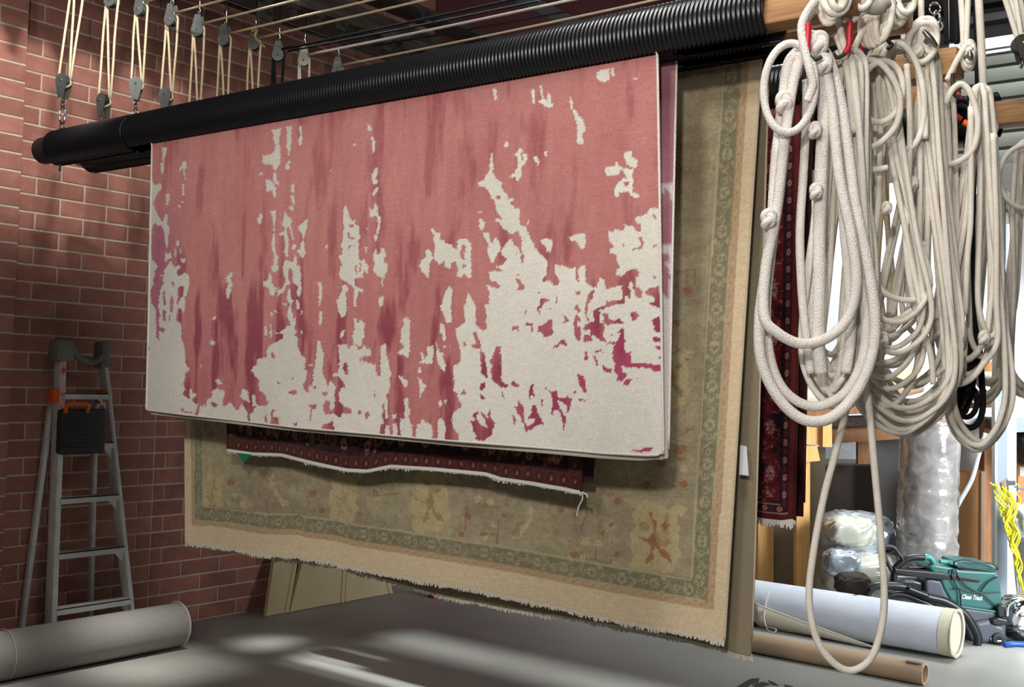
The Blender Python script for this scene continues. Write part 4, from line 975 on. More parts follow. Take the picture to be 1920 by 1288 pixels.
for z in (.30, .605, .91, 1.215, 1.5):
    a = lp(FL, TL, z); b = lp(FR, TR, z)
    st = MB().box((a[0]+.01, a[1]-.045, z-.006), (b[0]-.01, b[1]+.035, z)).box((a[0]+.01, a[1]-.045, z-.035), (b[0]-.01, a[1]-.041, z)).build('step', M['alu'], lad, False)
    MB().prism([b+(-.012, -.03, -.03), b+(-.075, -.03, -.03), b+(-.012, -.03, -.095)], (0, .004, 0)).build('brace', M['alu'], st, False)
for z in (.33, .64, .93): 
    k = z/1.5
    bar((3.385+.08*k, 6.14, z), (3.83-.09*k, 6.14, z), .02, .012, M['alu'], 'rear_bar', lad)
a = lp(FL, TL, 1.52); b2_ = lp(FL, TL, 1.69)
bar(lp(FL, TL, 1.25)+(0, -.004, 0), lp(FL, TL, 1.70)+(0, -.004, 0), .026, .072, M['ladder_red'], 'sticker', lad)
for p, nm in ((lp(FL, TL, 1.48), 'l'), (lp(FR, TR, 1.48), 'r')):
    MB().box(p+(-.05, -.03, -.04), p+(.03, .05, .04), bev=.014).build('spreader_cap', M['orange'], lad, 'auto')
MB().box(np.array(TL)+(-.055, -.06, -.06), np.array(TL)+(.06, .06, .07), bev=.028).build('foam_wrap', M['foam'], lad, 'auto')
MB().box(np.array(TR)+(-.03, -.05, -.09), np.array(TR)+(.035, .05, .07), bev=.018).build('foam_wrap', M['foam'], lad, 'auto')
MB().tube(smooth([np.array(TL)+(.04, -.03, .03), np.array(TL)+(.09, -.04, -.03), np.array(TL)+(.15, -.04, -.055), np.array(TL)+(.21, -.04, -.04), np.array(TR)+(-.01, -.03, .0)]), .020, 10).build('foam_wrap', M['foam'], lad)
for p in (FL, FR, RLb): MB().box(np.array(p)+(-.02, -.045, 0), np.array(p)+(.02, .045, .03), bev=.004).build('foot', M['black_plastic'], lad, 'auto')
# ribbed black case hung on the ladder
cs = thing('tool_case', (3.6, 5.88, 1.15), 'ribbed black case with an orange handle hooked between the ladder rails', 'case')
a = on(1, 5.87, 112, 853); b = on(1, 5.87, 202, 770)
MB().box((a[0], 5.87, a[2]), (b[0], 5.93, b[2]+.01), bev=.02).build('shell', M['black_case'], cs, 'auto')
mb = MB()
for k in range(9):
    z = a[2]+.03+k*(b[2]-a[2]-.05)/9; mb.box((a[0]+.01, 5.864, z), (b[0]-.012, 5.872, z+.010), bev=.003)
mb.build('rib', M['black_case'], cs, 'auto')
c = on(1, 5.87, 143, 764); MB().tube(smooth([(c[0]-.065, 5.868, c[2]-.03), (c[0]-.068, 5.86, c[2]+.008), (c[0]-.05, 5.855, c[2]+.022), (c[0]+.05, 5.855, c[2]+.022), (c[0]+.068, 5.86, c[2]+.005), (c[0]+.068, 5.868, c[2]-.03)]), .010, 10).build('handle', M['orange'], cs)
# ------------------------------------------------------------------ grey carpet roll, front left
ry = 5.70; rr = .132
rl = thing('carpet_roll', (2.8, ry, 0), 'grey carpet roll lying on the floor at the foot of the ladder', 'rolled rug')
sp = [(0, ry+(rr-.006*k/24*2.2)*cos(-k/24*2*pi-1.9), rr+(rr-.006*k/24*2.2)*sin(-k/24*2*pi-1.9)) for k in range(0, 100)]
mb = MB(); n = len(sp); V = [(1.4, y, z) for _, y, z in sp]+[(4.13, y, z) for _, y, z in sp]; mb.add(V, [(i, i+1, n+i+1, n+i) for i in range(n-1)]); mb.build('pile', M['grey_carpet'], rl)
MB().ring((4.13, ry, rr), (1, 0, 0), rr-.001, .005, 40, 6).build('edge_binding', M['edge_cream'], rl)
MB().ring((3.06, ry, rr), (1, 0, 0), rr+.0005, .0022, 40, 6).build('seam', M['edge_cream'], rl)
# ------------------------------------------------------------------ boards leaning on the wall
for j, (pb, pt, lab) in enumerate((([(487, 1153), (546, 1149)], [(520, 1000), (566, 1000)], 'narrow beige board leaning on the brick wall, leftmost of the boards'),
        ([(549, 1149), (652, 1130)], [(582, 990), (652, 990)], 'beige board leaning on the brick wall, middle of the boards'),
        ([(654, 1130), (737, 1112)], [(652, 990), (703, 990)], 'beige board leaning on the wall, rightmost with slanted end'))):
    B = [on(2, 0.004, *p) for p in pb]; B = [np.array([q[0], 5.98+.0*j, .004]) for q in B]
    Tt = [on(1, 6.14, *p) for p in pt]
    poly = [B[0], B[1], Tt[1], Tt[0]]; o = thing('leaning_board', B[0], lab, 'board', 'beige boards leaning on the wall')
    MB().prism(poly, (.0, .022, .004)).build('panel', M['board'], o, False)
    for q0, q1 in ((B[0], Tt[0]), (B[1], Tt[1])):
        s = 1 if q0 is B[0] else -1
        MB().prism([q0+(0, -.008, .0), q0+(s*.035, -.008, 0), q1+(s*.028, -.008, 0), q1+(0, -.008, 0)], (0, .008, .001)).build('rim', M['board'], o, False)
rb = on(1, 5.95, 812, 1113); rb = on(2, 0, 812, 1120)
o = MB().box(rb+(-.03, -.03, 0), rb+(.03, .03, .07), bev=.006).build('red_block', mat('red_paint', (170, 30, 28), .6), None, 'auto'); tag(o, 'small red block on the dark floor behind the hanging rugs', 'block')
# ------------------------------------------------------------------ ropes at the near pole ends
HZ = np.array([cos(HD), sin(HD), 0.])
def rp(pts, d, r, m_=10, closed=False, n=5, dj=0.):
    ph = random.random()*6
    q = [PD(p[0], p[1], d+dj*sin(ph+k*1.3)+(p[2] if len(p) > 2 else 0)) for k, p in enumerate(pts)]
    return smooth(q, n, closed)
def loop_px(xt, yt, xb, yb, wb, wt, jt=0.):
    H = yb-yt; R = lambda s: random.uniform(-s, s)*jt
    f = [(0, 0), (.012, .42), (.05, .85), (.13, 1.0)]
    pts = [(xt+R(3), yt)]
    side = lambda sg: [(xt+sg*wt/2*.6, yt+H*.012), (xt+sg*wt/2, yt+H*.06+R(3)), (xt+(xb-xt)*.3+sg*(wt+(wb-wt)*.25)/2+R(6), yt+H*.3), (xt+(xb-xt)*.62+sg*(wt+(wb-wt)*.7)/2+R(8), yt+H*.6), (xb+sg*wb/2+R(5), yt+H*.83), (xb+sg*wb*.40+R(3), yt+H*.93), (xb+sg*wb*.18, yt+H*.985)]
    a = side(1); b = side(-1); return pts+a+[(xb+R(4), yb)]+b[::-1]
def hank(label, d, r, bunches, m, extra=(), name='rope_hank', top=None):
    t0 = PD(*(top or (bunches[0][0], bunches[0][1])), d); mb = MB()
    for (xt, yt, xb, yb, wb, wt, n, jy, jw, dd) in bunches:
        n = int(n*1.5)
        for k in range(n):
            f = (k-(n-1)/2)/max(n-1, 1)
            pts = loop_px(xt+f*wt*.35, yt+abs(f)*6, xb+f*12+random.uniform(-6, 6), yb-jy*random.random(), wb-jw*random.random(), wt*(.75+.5*random.random()), 1.)
            mb.tube(rp(pts, d+dd*(random.random()-.5)*2, r, closed=True, n=5, dj=.008), r, 9, closed=True)
    for pts, rr, cl, do in extra:
        mb.tube(rp(pts, d+do, rr, closed=cl, n=7, dj=.006), rr, 10, closed=cl)
    o = mb.build(name, m, None, True, origin=t0); tag(o, label, 'rope', 'hanks of rope on the pole ends'); return o
def knot(par, px, py, d, s, m):
    c = PD(px, py, d); mb = MB()
    for k in range(3):
        n = np.array([sin(k*2.1)*.6, cos(k*1.7)*.6, .7-.5*k]); mb.ring(c+UP*(k-1)*s*.35, n, s*.55, s*.42, 16, 8)
    return mb.build('knot', m, par)
def ell(cx, cy, rx, ry, a0=0, a1=360, n=14, rot=0, dz=0.):
    out = []
    for k in range(n+(0 if a1-a0 >= 360 else 1)):
        a = radians(a0+(a1-a0)*k/n); x = rx*cos(a); y = ry*sin(a); c, s = cos(radians(rot)), sin(radians(rot))
        out.append((cx+x*c-y*s, cy+x*s+y*c, dz*k/n))
    return out
W = M['rope']; FW = M['rope_fluffy']
# 1: thick soft hank on the first red hook
th = .0150
h1 = hank('thickest soft white hank, nearest, hanging lowest left beside the sage rug', 3.02, .0165, [], FW, top=(1515, 85), extra=[
    ([(1503, 92), (1478, 120), (1468, 190), (1455, 300), (1447, 420), (1434, 520), (1424, 600), (1428, 680), (1462, 750), (1510, 788), (1560, 782), (1606, 735), (1636, 660), (1640, 580), (1622, 470), (1603, 380), (1590, 280), (1572, 170), (1548, 100), (1520, 84)], th, True, -.03),
    ([(1500, 100), (1482, 140), (1474, 240), (1462, 360), (1446, 470), (1436, 590), (1446, 680), (1476, 738), (1530, 762), (1590, 730), (1622, 650), (1618, 540), (1600, 420), (1590, 300), (1574, 200), (1552, 110), (1526, 90)], th*.9, True, .0),
    ([(1508, 96), (1488, 150), (1470, 270), (1455, 400), (1436, 500), (1432, 590), (1455, 622), (1500, 644), (1550, 634), (1590, 596), (1606, 530), (1596, 440), (1574, 330), (1560, 200), (1544, 110), (1524, 92)], th*.95, True, -.05),
    ([(1516, 72), (1534, 84), (1542, 110), (1536, 150), (1545, 200), (1540, 300), (1536, 420), (1536, 520), (1534, 640), (1540, 700)], th*1.15, False, -.03),
    ([(1552, 130), (1566, 200), (1576, 320), (1584, 430), (1592, 520), (1596, 620), (1586, 700)], th, False, .03),
    ([(1512, 150), (1512, 220), (1506, 330), (1500, 430), (1502, 520), (1508, 600), (1520, 700)], th*.8, False, .05),
    (ell(1480, 165, 48, 84, n=16, rot=4), .0105, True, -.08),
    ([(1530, 0), (1512, 26), (1503, 52), (1508, 90), (1518, 130), (1524, 160), (1514, 190)], .0115, False, -.09)])
for kx, ky, s in ((1535, 84, .030), (1545, 122, .026), (1470, 193, .026), (1441, 412, .024), (1528, 245, .02), (1530, 360, .02), (1520, 80, .026)): knot(h1, kx, ky, 2.96, s, FW)
# 2
hank('fine white hank on the second red hook, inside the thick one', 3.12, .0088, [(1592, 92, 1572, 770, 130, 50, 8, 60, 40, .03), (1592, 100, 1556, 760, 80, 40, 4, 120, 30, .03)], W, extra=[
    ([(1566, 62), (1580, 100), (1590, 150), (1600, 250)], .009, False, -.05), ([(1573, 10), (1574, 45), (1582, 84), (1600, 130), (1612, 260), (1622, 420), (1628, 560)], .010, False, -.06)])
lg = MB().tube(rp([(1606, 560), (1602, 660), (1588, 760), (1566, 850), (1545, 930), (1526, 1030), (1517, 1120), (1530, 1195), (1560, 1240), (1596, 1257), (1632, 1235), (1652, 1180), (1658, 1110), (1650, 990), (1640, 880), (1632, 790), (1622, 690), (1612, 560)], 3.10, .0125, closed=False, n=8), .0100, 12).build('rope_bight', W, None)
tag(lg, 'single long white rope loop hanging almost to the floor in front of the white roll', 'rope')
# 3
h3 = hank('white hank on the third red hook, with a small curl at its top', 3.26, .0083, [(1640, 108, 1672, 690, 150, 50, 3, 90, 30, .04), (1636, 112, 1660, 745, 150, 44, 3, 80, 30, .05)], W, extra=[
    (ell(1652, 172, 40, 58, n=14, rot=10), .009, True, -.06), ([(1616, 110), (1650, 118), (1676, 150), (1688, 190), (1680, 235), (1650, 268), (1618, 282)], .0095, False, -.07), ([(1650, 270), (1648, 360), (1642, 430), (1637, 480), (1640, 520), (1660, 550), (1690, 562), (1716, 562)], .0088, False, -.02),
    ([(1616, 250), (1616, 300), (1636, 318), (1664, 314)], .009, False, -.05)])
knot(h3, 1662, 392, 3.22, .018, W); knot(h3, 1655, 638, 3.2, .02, W)
# 4
h4 = hank('big cream-white hank hung from the grey hook, bulging to the right', 3.36, .0083, [(1692, 78, 1704, 800, 200, 96, 5, 90, 50, .05), (1696, 84, 1665, 770, 150, 90, 4, 150, 60, .05), (1694, 80, 1690, 818, 190, 80, 3, 14, 30, .04)], W, extra=[
    (ell(1690, 180, 42, 100, n=16, rot=-6), .0095, True, -.07), ([(1666, 84), (1700, 92), (1722, 130), (1734, 190), (1735, 260)], .0095, False, -.06), ([(1700, 120), (1706, 220), (1704, 330), (1698, 450), (1712, 560), (1744, 660), (1750, 720)], .009, False, -.08)])
knot(h4, 1712, 345, 3.30, .018, W); knot(h4, 1722, 96, 3.30, .018, W)
# 5
hank('white hank with narrow top, left of the black rope', 3.48, .0083, [(1750, 152, 1712, 800, 168, 40, 6, 80, 40, .05), (1756, 156, 1745, 640, 100, 40, 2, 60, 20, .04)], W, extra=[
    ([(1745, 165), (1766, 182), (1778, 260), (1780, 420), (1792, 560), (1790, 640), (1774, 720)], .0092, False, -.05)])
# black hank
hb = hank('black rope hank with red tape between the white hanks', 3.62, .0090, [(1798, 196, 1800, 790, 56, 40, 6, 60, 14, .05)], M['rope_black'], extra=[
    (ell(1800, 215, 24, 26, n=12), .009, True, -.05), (ell(1804, 222, 20, 22, n=12), .009, True, -.06), (ell(1800, 230, 26, 20, n=12), .009, True, -.04), ([(1786, 250), (1784, 420), (1782, 600), (1786, 720), (1800, 790), (1826, 800), (1842, 770), (1840, 700), (1832, 600)], .010, False, -.03), (ell(1812, 752, 20, 30, n=12), .009, True, -.04)])
for a, b in (((1774, 205), (1802, 224)), ((1806, 228), (1818, 236)), ((1792, 176), (1800, 184)), ((1770, 184), (1778, 188))):
    MB().cyl(PD(*a, 3.53), PD(*b, 3.53), .0095, 10).build('red_tape', M['orange'] if a[0] > 1800 else M['red_grip'], hb)
# 6
h6 = hank('white hank on the black hook, right of the black rope, hanging lowest', 3.50, .0092, [(1838, 160, 1836, 846, 122, 22, 4, 24, 16, .04), (1842, 164, 1806, 722, 116, 20, 3, 50, 20, .05), (1846, 164, 1854, 690, 56, 22, 2, 60, 16, .05)], W, extra=[
    ([(1772, 196), (1786, 168), (1804, 158), (1822, 180), (1834, 230), (1824, 280), (1790, 306), (1736, 314)], .0095, False, -.08), ([(1862, 250), (1868, 420), (1868, 560), (1870, 640), (1846, 680), (1812, 716), (1760, 722)], .0092, False, -.06), ([(1820, 200), (1820, 400), (1814, 480), (1809, 590)], .0092, False, -.08)])
knot(h6, 1845, 634, 3.42, .02, W)
# 7 behind
h8 = hank('knotted cream hank set further back, right of the black rope', 4.2, .0098, [(1862, 348, 1848, 760, 90, 40, 5, 60, 30, .05), (1808, 352, 1806, 700, 40, 20, 2, 40, 10, .04)], W)
knot(h8, 1810, 348, 4.1, .03, W)
hank('cream white hank at the right edge with a wide loose loop', 3.95, .0092, [(1932, 262, 1926, 752, 84, 40, 5, 40, 24, .05)], W, extra=[(ell(1926, 332, 52, 60, n=16, rot=0), .0095, True, -.06)])
# hidden-side hank behind the first ones
hank('tan-white hank further back, seen through the front hanks', 4.0, .0092, [(1632, 256, 1640, 690, 60, 36, 2, 40, 20, .05), (1612, 262, 1550, 745, 90, 50, 4, 60, 30, .06)], M['rope_cream'])
# hooks
def hook(label, d, pts, r, grip):
    t = thing('hook', PD(*pts[0], d), label, 'hook', 'hooks under the pole ends')
    P = rp(pts, d, r, n=8); k = int(len(P)*grip)
    if grip: MB().tube(P[:k+1], r*1.45, 12).build('grip', M['red_grip'], t)
    MB().tube(P[max(k-1, 0):] if grip else P, r, 12).build('hook_wire', M['darksteel'], t); return t
hook('red-sleeved hook holding the thickest hank', 2.93, [(1515, 44), (1515, 60), (1514, 82), (1516, 100), (1526, 112), (1540, 106)], .0058, .55)
hook('red-sleeved hook, middle one, above the fine inner hank', 3.02, [(1594, 40), (1593, 60), (1592, 84), (1584, 100), (1570, 108), (1562, 100)], .0056, .6)
hook('red-sleeved hook set lower, above the small curl of rope', 3.17, [(1611, 84), (1614, 100), (1620, 130), (1622, 136)], .0056, .85)
hook('bare grey hook holding the big bulging hank', 3.27, [(1658, 0), (1656, 20), (1656, 44), (1664, 74), (1672, 84), (1664, 92)], .0058, 0)
hook('black hook above the lowest-hanging white hank', 3.44, [(1786, 138), (1786, 158), (1790, 178), (1798, 184)], .0055, 0)
# coils on cleats
def coil(label, d, es, r=.0092, m=None, cleat=None, extra=()):
    t = thing('rope_coil', PD(es[0][0], es[0][1], d), label, 'rope', 'coils wound on the cleats')
    mb = MB()
    for j, (cx, cy, rx, ry, rot) in enumerate(es): mb.tube(rp(ell(cx, cy, rx, ry, n=14, rot=rot), d-.012*j, r, closed=True, n=4, dj=.004), r, 9, closed=True)
    for q in extra: mb.tube(rp(q, d-.02, r, n=6), r, 9)
    mb.build('winding', m or M['rope'], t)
    return t
def cleat(label, d, cx, cy, L, rot):
    t = thing('cleat', PD(cx, cy, d), label, 'cleat', 'metal cleats on the pole ends')
    c, s = cos(radians(rot)), sin(radians(rot)); q = [(cx-L*c, cy-L*s), (cx-L*.5*c, cy-L*.5*s), (cx, cy), (cx+L*.5*c, cy+L*.5*s), (cx+L*c, cy+L*s)]
    P = rp(q, d, .006, n=6); n = len(P); rad = .0045+.005*np.sin(np.linspace(0, pi, n))
    MB().tube(P, rad, 10).build('horn', M['steel'], t); MB().cyl(PD(cx, cy, d), PD(cx, cy, d)+HZ*.05, .010, 10).build('stem', M['steel'], t)
coil('white coil on the front pole end, upper left of the red hooks', 2.99, [(1558, 2, 20, 42, 8), (1562, 0, 15, 34, 8), (1568, -4, 24, 30, 0), (1572, -10, 14, 26, 0)], extra=[[(1530, -10), (1524, 20), (1508, 42)]])
coil('white coil at the frame top, second from the left', 3.06, [(1604, 0, 18, 38, 14), (1612, -4, 18, 32, 14), (1618, -10, 16, 26, 10)])
coil('white coil with five flat turns hanging below the taped bundle', 3.16, [(1626, 46, 12, 38, 4), (1634, 44, 12, 42, 4), (1642, 42, 12, 43, 4), (1650, 38, 12, 42, 4), (1658, 30, 14, 46, 10)], extra=[[(1640, 24), (1616, 62), (1602, 92), (1598, 110)]])
coil('white coil on the metal pin at the frame top', 3.27, [(1680, 6, 14, 44, 4), (1688, 4, 15, 42, 6), (1694, 0, 12, 32, 0), (1700, -6, 16, 30, 0)])
coil('large tilted oval coil on the middle cleat', 3.36, [(1724, 76, 22, 42, 20), (1728, 74, 24, 40, 16), (1734, 72, 22, 38, 12), (1738, 76, 14, 28, 4), (1742, 78, 9, 20, -10), (1730, 80, 26, 38, 18)])
coil('small oval coil on the squared pole end beside the roller door', 3.50, [(1816, 104, 10, 26, 4), (1818, 104, 7, 20, 4), (1819, 104, 4, 12, 0)], extra=[[(1812, 84), (1804, 96), (1792, 118), (1782, 138), (1776, 150)]])
coil('bow-shaped white coil right of the lowest hank', 3.9, [(1858, 236, 8, 14, -20), (1858, 264, 8, 12, 20), (1852, 250, 6, 26, 0)], r=.010)
cleat('grey cleat behind the first coil at the frame top', 3.02, 1568, -4, 18, 60)
cleat('grey cleat with a taped end at the frame top', 3.10, 1616, 6, 20, 30)
cleat('steel pin cleat through the fourth coil', 3.24, 1690, 4, 22, -10)
cleat('pale metal cleat across the large tilted coil', 3.28, 1744, 72, 20, 50)
cleat('small steel cleat in the oval coil', 3.46, 1819, 104, 9, 80)
cleat('grey heart-shaped cleat by the bow-shaped coil', 3.88, 1858, 252, 12, 60)
bt = MB().tube(rp([(1606, 4), (1624, 8), (1646, 12), (1664, 2)], 3.06, .02, n=6), np.array([.016]*3+[.024]*12+[.018]*4), 12).build('taped_bundle', M['tape_grey'], None); tag(bt, 'rope bundle wrapped in pale tape at the frame top', 'tape')
# upright ropes
k = 0
for (x0, y0, x1, y1, d, r, m, lab) in ((1693, -40, 1694, 80, 3.5, .0085, W, 'leftmost upright white rope beside the large tilted coil'), (1725, -40, 1728, 44, 3.42, .0095, W, 'upright white rope running into the top of the large tilted coil'),
    (1771, -40, 1775, 82, 3.8, .008, M['rope_black'], 'leftmost of the upright black ropes'), (1785, -40, 1786, 78, 3.85, .011, M['rope_black'], 'thicker upright black rope behind the squared pole end'), (1792, -40, 1794, 82, 3.8, .009, M['rope_black'], 'upright black rope just left of the crossing white ropes'), (1781, -40, 1781, 80, 3.9, .006, W, 'thin upright white rope between the black ones'),
    (1799, -40, 1807, 92, 3.52, .009, W, 'upright white rope, left one of the crossing pair'), (1816, -40, 1811, 92, 3.5, .009, W, 'upright white rope, right one of the crossing pair'),
    (1828, -40, 1834, 180, 3.9, .010, M['rope_black'], 'upright black rope left of the long white one'), (1833, -40, 1848, 250, 3.75, .013, W, 'long upright white rope down to the bow-shaped coil'),
    (1872, -40, 1912, 85, 3.6, .009, W, 'leftmost of the slanting white ropes at the top right corner'), (1884, -40, 1914, 80, 3.62, .008, W, 'second of the slanting white ropes at the top right corner'), (1898, -40, 1916, 76, 3.6, .008, W, 'third of the slanting white ropes at the top right corner'), (1906, -40, 1924, 60, 3.64, .008, W, 'rightmost of the slanting white ropes at the top right corner')):
    o = MB().tube(rp([(x0, y0), ((x0+x1)/2+.6, (y0+y1)/2), (x1, y1)], d, r, n=6), r, 9).build('upright_rope', m, None); tag(o, lab, 'rope', 'upright ropes at the right')
pc = PD(1916, 84, 3.58); pulley(pc, True, 'dark pulley block in the top right corner', mats=M['darksteel'], w=.022, h=.05)
sh = thing('shackle', PD(1753, 20, 3.7), 'chrome ring with a shackle hanging beside the upright black ropes', 'shackle')
MB().ring(PD(1753, 16, 3.7), fw, .018, .0032, 22, 8).build('ring', M['chrome'], sh); MB().tube(rp(ell(1756, 34, 6, 12, n=10), 3.69, .005, closed=True, n=4), .005, 8, closed=True).build('shackle_bow', M['chrome'], sh); MB().ring(PD(1760, 50, 3.7), fw+RT*.5, .013, .005, 18, 8).build('ring', M['steel'], sh)
sh2 = thing('snap_hook', PD(1745, 145, 3.5), 'dark snap hook under the squared timber end, left of the black rope', 'hook'); MB().tube(rp(ell(1747, 132, 7, 24, n=12), 3.5, .005, closed=True, n=4), .0045, 8, closed=True).build('snap_body', M['darksteel'], sh2)
# open end of the front cover: dark clip
# ------------------------------------------------------------------ far right: storage and machine
def up_(p, z): q = np.array(p, float); q[2] = z; return q
def slab(name, poly, d, t, m, par=None, floor_=False, bev=0, sm=False, kind=None):
    P = []
    for p in poly:
        q = PD(p[0], p[1], d)
        if (len(p) > 2 and p[2] == 'f') or q[2] < 0: q = up_(q, 0.)
        P.append(q)
    o = MB().prism(P, HZ*t).build(name, m, par, sm)
    if bev:
        b = o.modifiers.new('bevel', 'BEVEL'); b.width = bev; b.segments = 3; b.limit_method = 'ANGLE'
    return o
def rect(x0, y0, x1, y1, fl=False): return [(x0, y0), (x1, y0), (x1, y1, 'f') if fl else (x1, y1), (x0, y1, 'f') if fl else (x0, y1)]
# storage rack
rk = thing('storage_rack', up_(PD(1600, 1060, 8.8), 0), 'pine and brown timber storage rack behind the ropes, with rolls on its shelf', 'rack')
slab('post', rect(1494, 835, 1519, 1100, True), 8.6, .09, M['pine'], rk); slab('post', rect(1422, 700, 1451, 1100, True), 8.9, .09, M['pine'], rk)
slab('rail', [(1490, 800), (1542, 800), (1542, 834), (1490, 831)], 8.5, .09, M['pine'], rk); slab('rail', rect(1543, 790, 1560, 838), 8.45, .12, M['pine'], rk)
slab('brace', [(1490, 836), (1532, 836), (1538, 864), (1490, 868)], 8.48, .1, M['pine'], rk)
slab('rail', [(1556, 798), (1760, 790), (1760, 818), (1556, 832)], 8.9, .05, M['brown_wood'], rk)
slab('shelf', [(1480, 770), (1900, 752), (1900, 762), (1480, 782)], 8.6, .7, M['brown_wood'], rk)
slab('shelf_support', [(1560, 782), (1700, 778), (1700, 797), (1560, 800)], 8.8, .2, M['timber_dark'], rk)
slab('post', rect(1846, 786, 1869, 1090, True), 8.8, .1, M['brown_wood'], rk); slab('shelf_support', rect(1609, 828, 1634, 870), 9.2, .06, M['brown_wood'], rk)
def lyroll(lab, a, b, d, r, m, cat='rolled rug', name='carpet_roll', inner=None):
    A = PD(*a, d); B = PD(*b, d); B = A+(B-A); mb = MB().cyl(A, B, r, 28); o = mb.build(name, m, None, 'auto'); tag(o, lab, cat, 'rolls on the rack shelf'); return o
lyroll('tan ribbed roll end on the rack shelf, seen between the rope bottoms', (1630, 735), (1722, 712), 8.6, .10, M['kraft'])
lyroll('glossy white tube on the rack shelf, upper of the two right of the black rope', (1762, 708), (1908, 712), 8.5, .055, M['jute'], 'tube', 'long_tube')
lyroll('bright white tube on the rack shelf, lower of the two right of the black rope', (1768, 742), (1905, 740), 8.4, .055, M['white_plastic'], 'tube', 'long_tube')
for k, (x, y) in enumerate(((1492, 748), (1520, 760), (1560, 742))):
    lyroll(('cream roll on the left end of the rack shelf', 'small cream roll lying low on the left of the rack shelf', 'cream roll on the rack shelf behind the long loop')[k], (x, y), (x+56, y-6), 8.8, .06, M['jute'])
o = slab('orange_box', rect(1843, 678, 1868, 706), 8.6, .2, M['kraft_box']); tag(o, 'small orange-brown box on the rack behind the lowest-hanging white hank', 'box')
o = slab('white_cabinet', [(1766, 776), (1795, 768), (1890, 782), (1890, 803), (1796, 798), (1766, 790)], 8.95, .6, M['white_plastic']); tag(o, 'white curved plastic lid under the rack shelf, below the black rope', 'lid')
o = slab('grey_cabinet', rect(1772, 792, 1852, 888), 9.15, .5, M['darkgrey'] if False else M['cloth']); tag(o, 'grey cabinet side below the white curved lid', 'cabinet')
o = slab('back_sheet', rect(1545, 806, 1790, 900), 9.9, .05, M['cloth']); tag(o, 'grey sheet standing behind the rack above the dark bale', 'panel')
o = slab('taupe_panel', rect(1396, 838, 1548, 1100, True), 9.2, .05, M['taupe']); tag(o, 'taupe board standing behind the pine posts', 'board')
o = slab('dark_bale', [(1515, 872), (1575, 866), (1700, 868), (1700, 1085, 'f'), (1515, 1085, 'f')], 9.5, .5, M['dark_box'], bev=.03); tag(o, 'large dark brown bale in the shade of the rack', 'bale')
o = slab('grey_board', rect(1640, 822, 1692, 1085, True), 9.25, .05, M['darkgrey']); tag(o, 'grey board standing left of the plastic-wrapped roll', 'board')
bx = thing('cardboard_box', up_(PD(1815, 1050, 8.6), 0), 'tall cardboard box standing right of the plastic-wrapped roll', 'box')
slab('front_panel', rect(1782, 886, 1840, 1080, True), 8.62, .02, M['kraft_box'], bx); slab('body', rect(1784, 884, 1848, 1080, True), 8.66, .3, M['kraft_box'], bx); slab('edge_flap', rect(1840, 884, 1847, 1080, True), 8.6, .03, M['kraft'], bx)
# wrapped standing roll
A = up_(PD(1737, 1080, 8.2), 0); wr = thing('wrapped_roll', A, 'upright rug roll wrapped in shiny clear plastic beside the cardboard box', 'rolled rug')
top = PD(1745, 790, 8.2); H = float(top[2]); mb = MB(); nn = 64; rows = 90; V = []
for i in range(rows):
    z = H*i/(rows-1); c = A*(1-i/(rows-1))+up_(top, 0)*(i/(rows-1)); a = np.arange(nn)*2*pi/nn
    r = .212+.004*np.sin(a*3+z*2)+.010*(vnoise(a*3, z*6+0*a, 1.2, 3)-.5)+.016*np.abs(vnoise(a*2+z*9, z*30+a*2, 1.0, 4)-.5)*(1 if .4 < z < 1.1 else .4)
    if abs(z-.62) < .03 or abs(z-.98) < .02: r = r-.008
    V.append(np.stack([c[0]+r*np.cos(a), c[1]+r*np.sin(a), np.full(nn, z)], 1))
f = [(i*nn+j, i*nn+(j+1) % nn, (i+1)*nn+(j+1) % nn, (i+1)*nn+j) for i in range(rows-1) for j in range(nn)]+[tuple(range((rows-1)*nn, rows*nn))]
mb.add(np.concatenate(V), f).build('film', M['film'], wr)
MB().cyl(up_(top, H-.02), up_(top, H+.01), .17, 32).build('core', M['brown_wood'], wr)
# bags
def lump(name, cx, cy, rx, ry, d, dep, m, lab, cat, seed, par=None, amp=.22, grp=None):
    c = PD(cx, cy, d); a = rx*d/F; b = ry*d/F; nu_, nv_ = 64, 40; V = []
    U = np.array([0, 0, 1.]); R0 = rw
    for i in range(nv_+1):
        th_ = pi*i/nv_; ph = np.arange(nu_)*2*pi/nu_
        e = .55; sx = np.sign(np.cos(ph))*np.abs(np.cos(ph))**e; sy = np.sign(np.sin(ph))*np.abs(np.sin(ph))**e; st = abs(sin(th_))**.6; ct = np.sign(cos(th_))*abs(cos(th_))**.7
        k = 1+amp*(fbm(ph*1.1+9*0, np.full(nu_, th_*1.3), 2.1, seed)-.5)*min(1, st*1.4)
        k = k*(1+.05*np.abs(np.sin(ph*5+th_*7+seed)))
        V.append(c+np.outer(sx*st*a*k, R0)+np.outer(sy*st*dep*k, HZ)+np.outer(ct*b*k, U))
    V = np.concatenate(V); V[:, 2] = np.maximum(V[:, 2], .003); f = [(i*nu_+j, i*nu_+(j+1) % nu_, (i+1)*nu_+(j+1) % nu_, (i+1)*nu_+j) for i in range(nv_) for j in range(nu_)]
    o = MB().add(V, f).build(name, m, par)
    if par is None: tag(o, lab, cat, grp)
    return o
lump('plastic_bag', 1604, 1000, 62, 40, 8.5, .25, M['film_blue'], 'upper clear plastic bag on the heap, with a cream folded piece inside', 'bag', 3)
lump('folded_rug', 1592, 995, 42, 28, 8.35, .16, M['film_white'], 'cream folded piece bundled in plastic on top of the heap', 'bundle', 8, amp=.12)
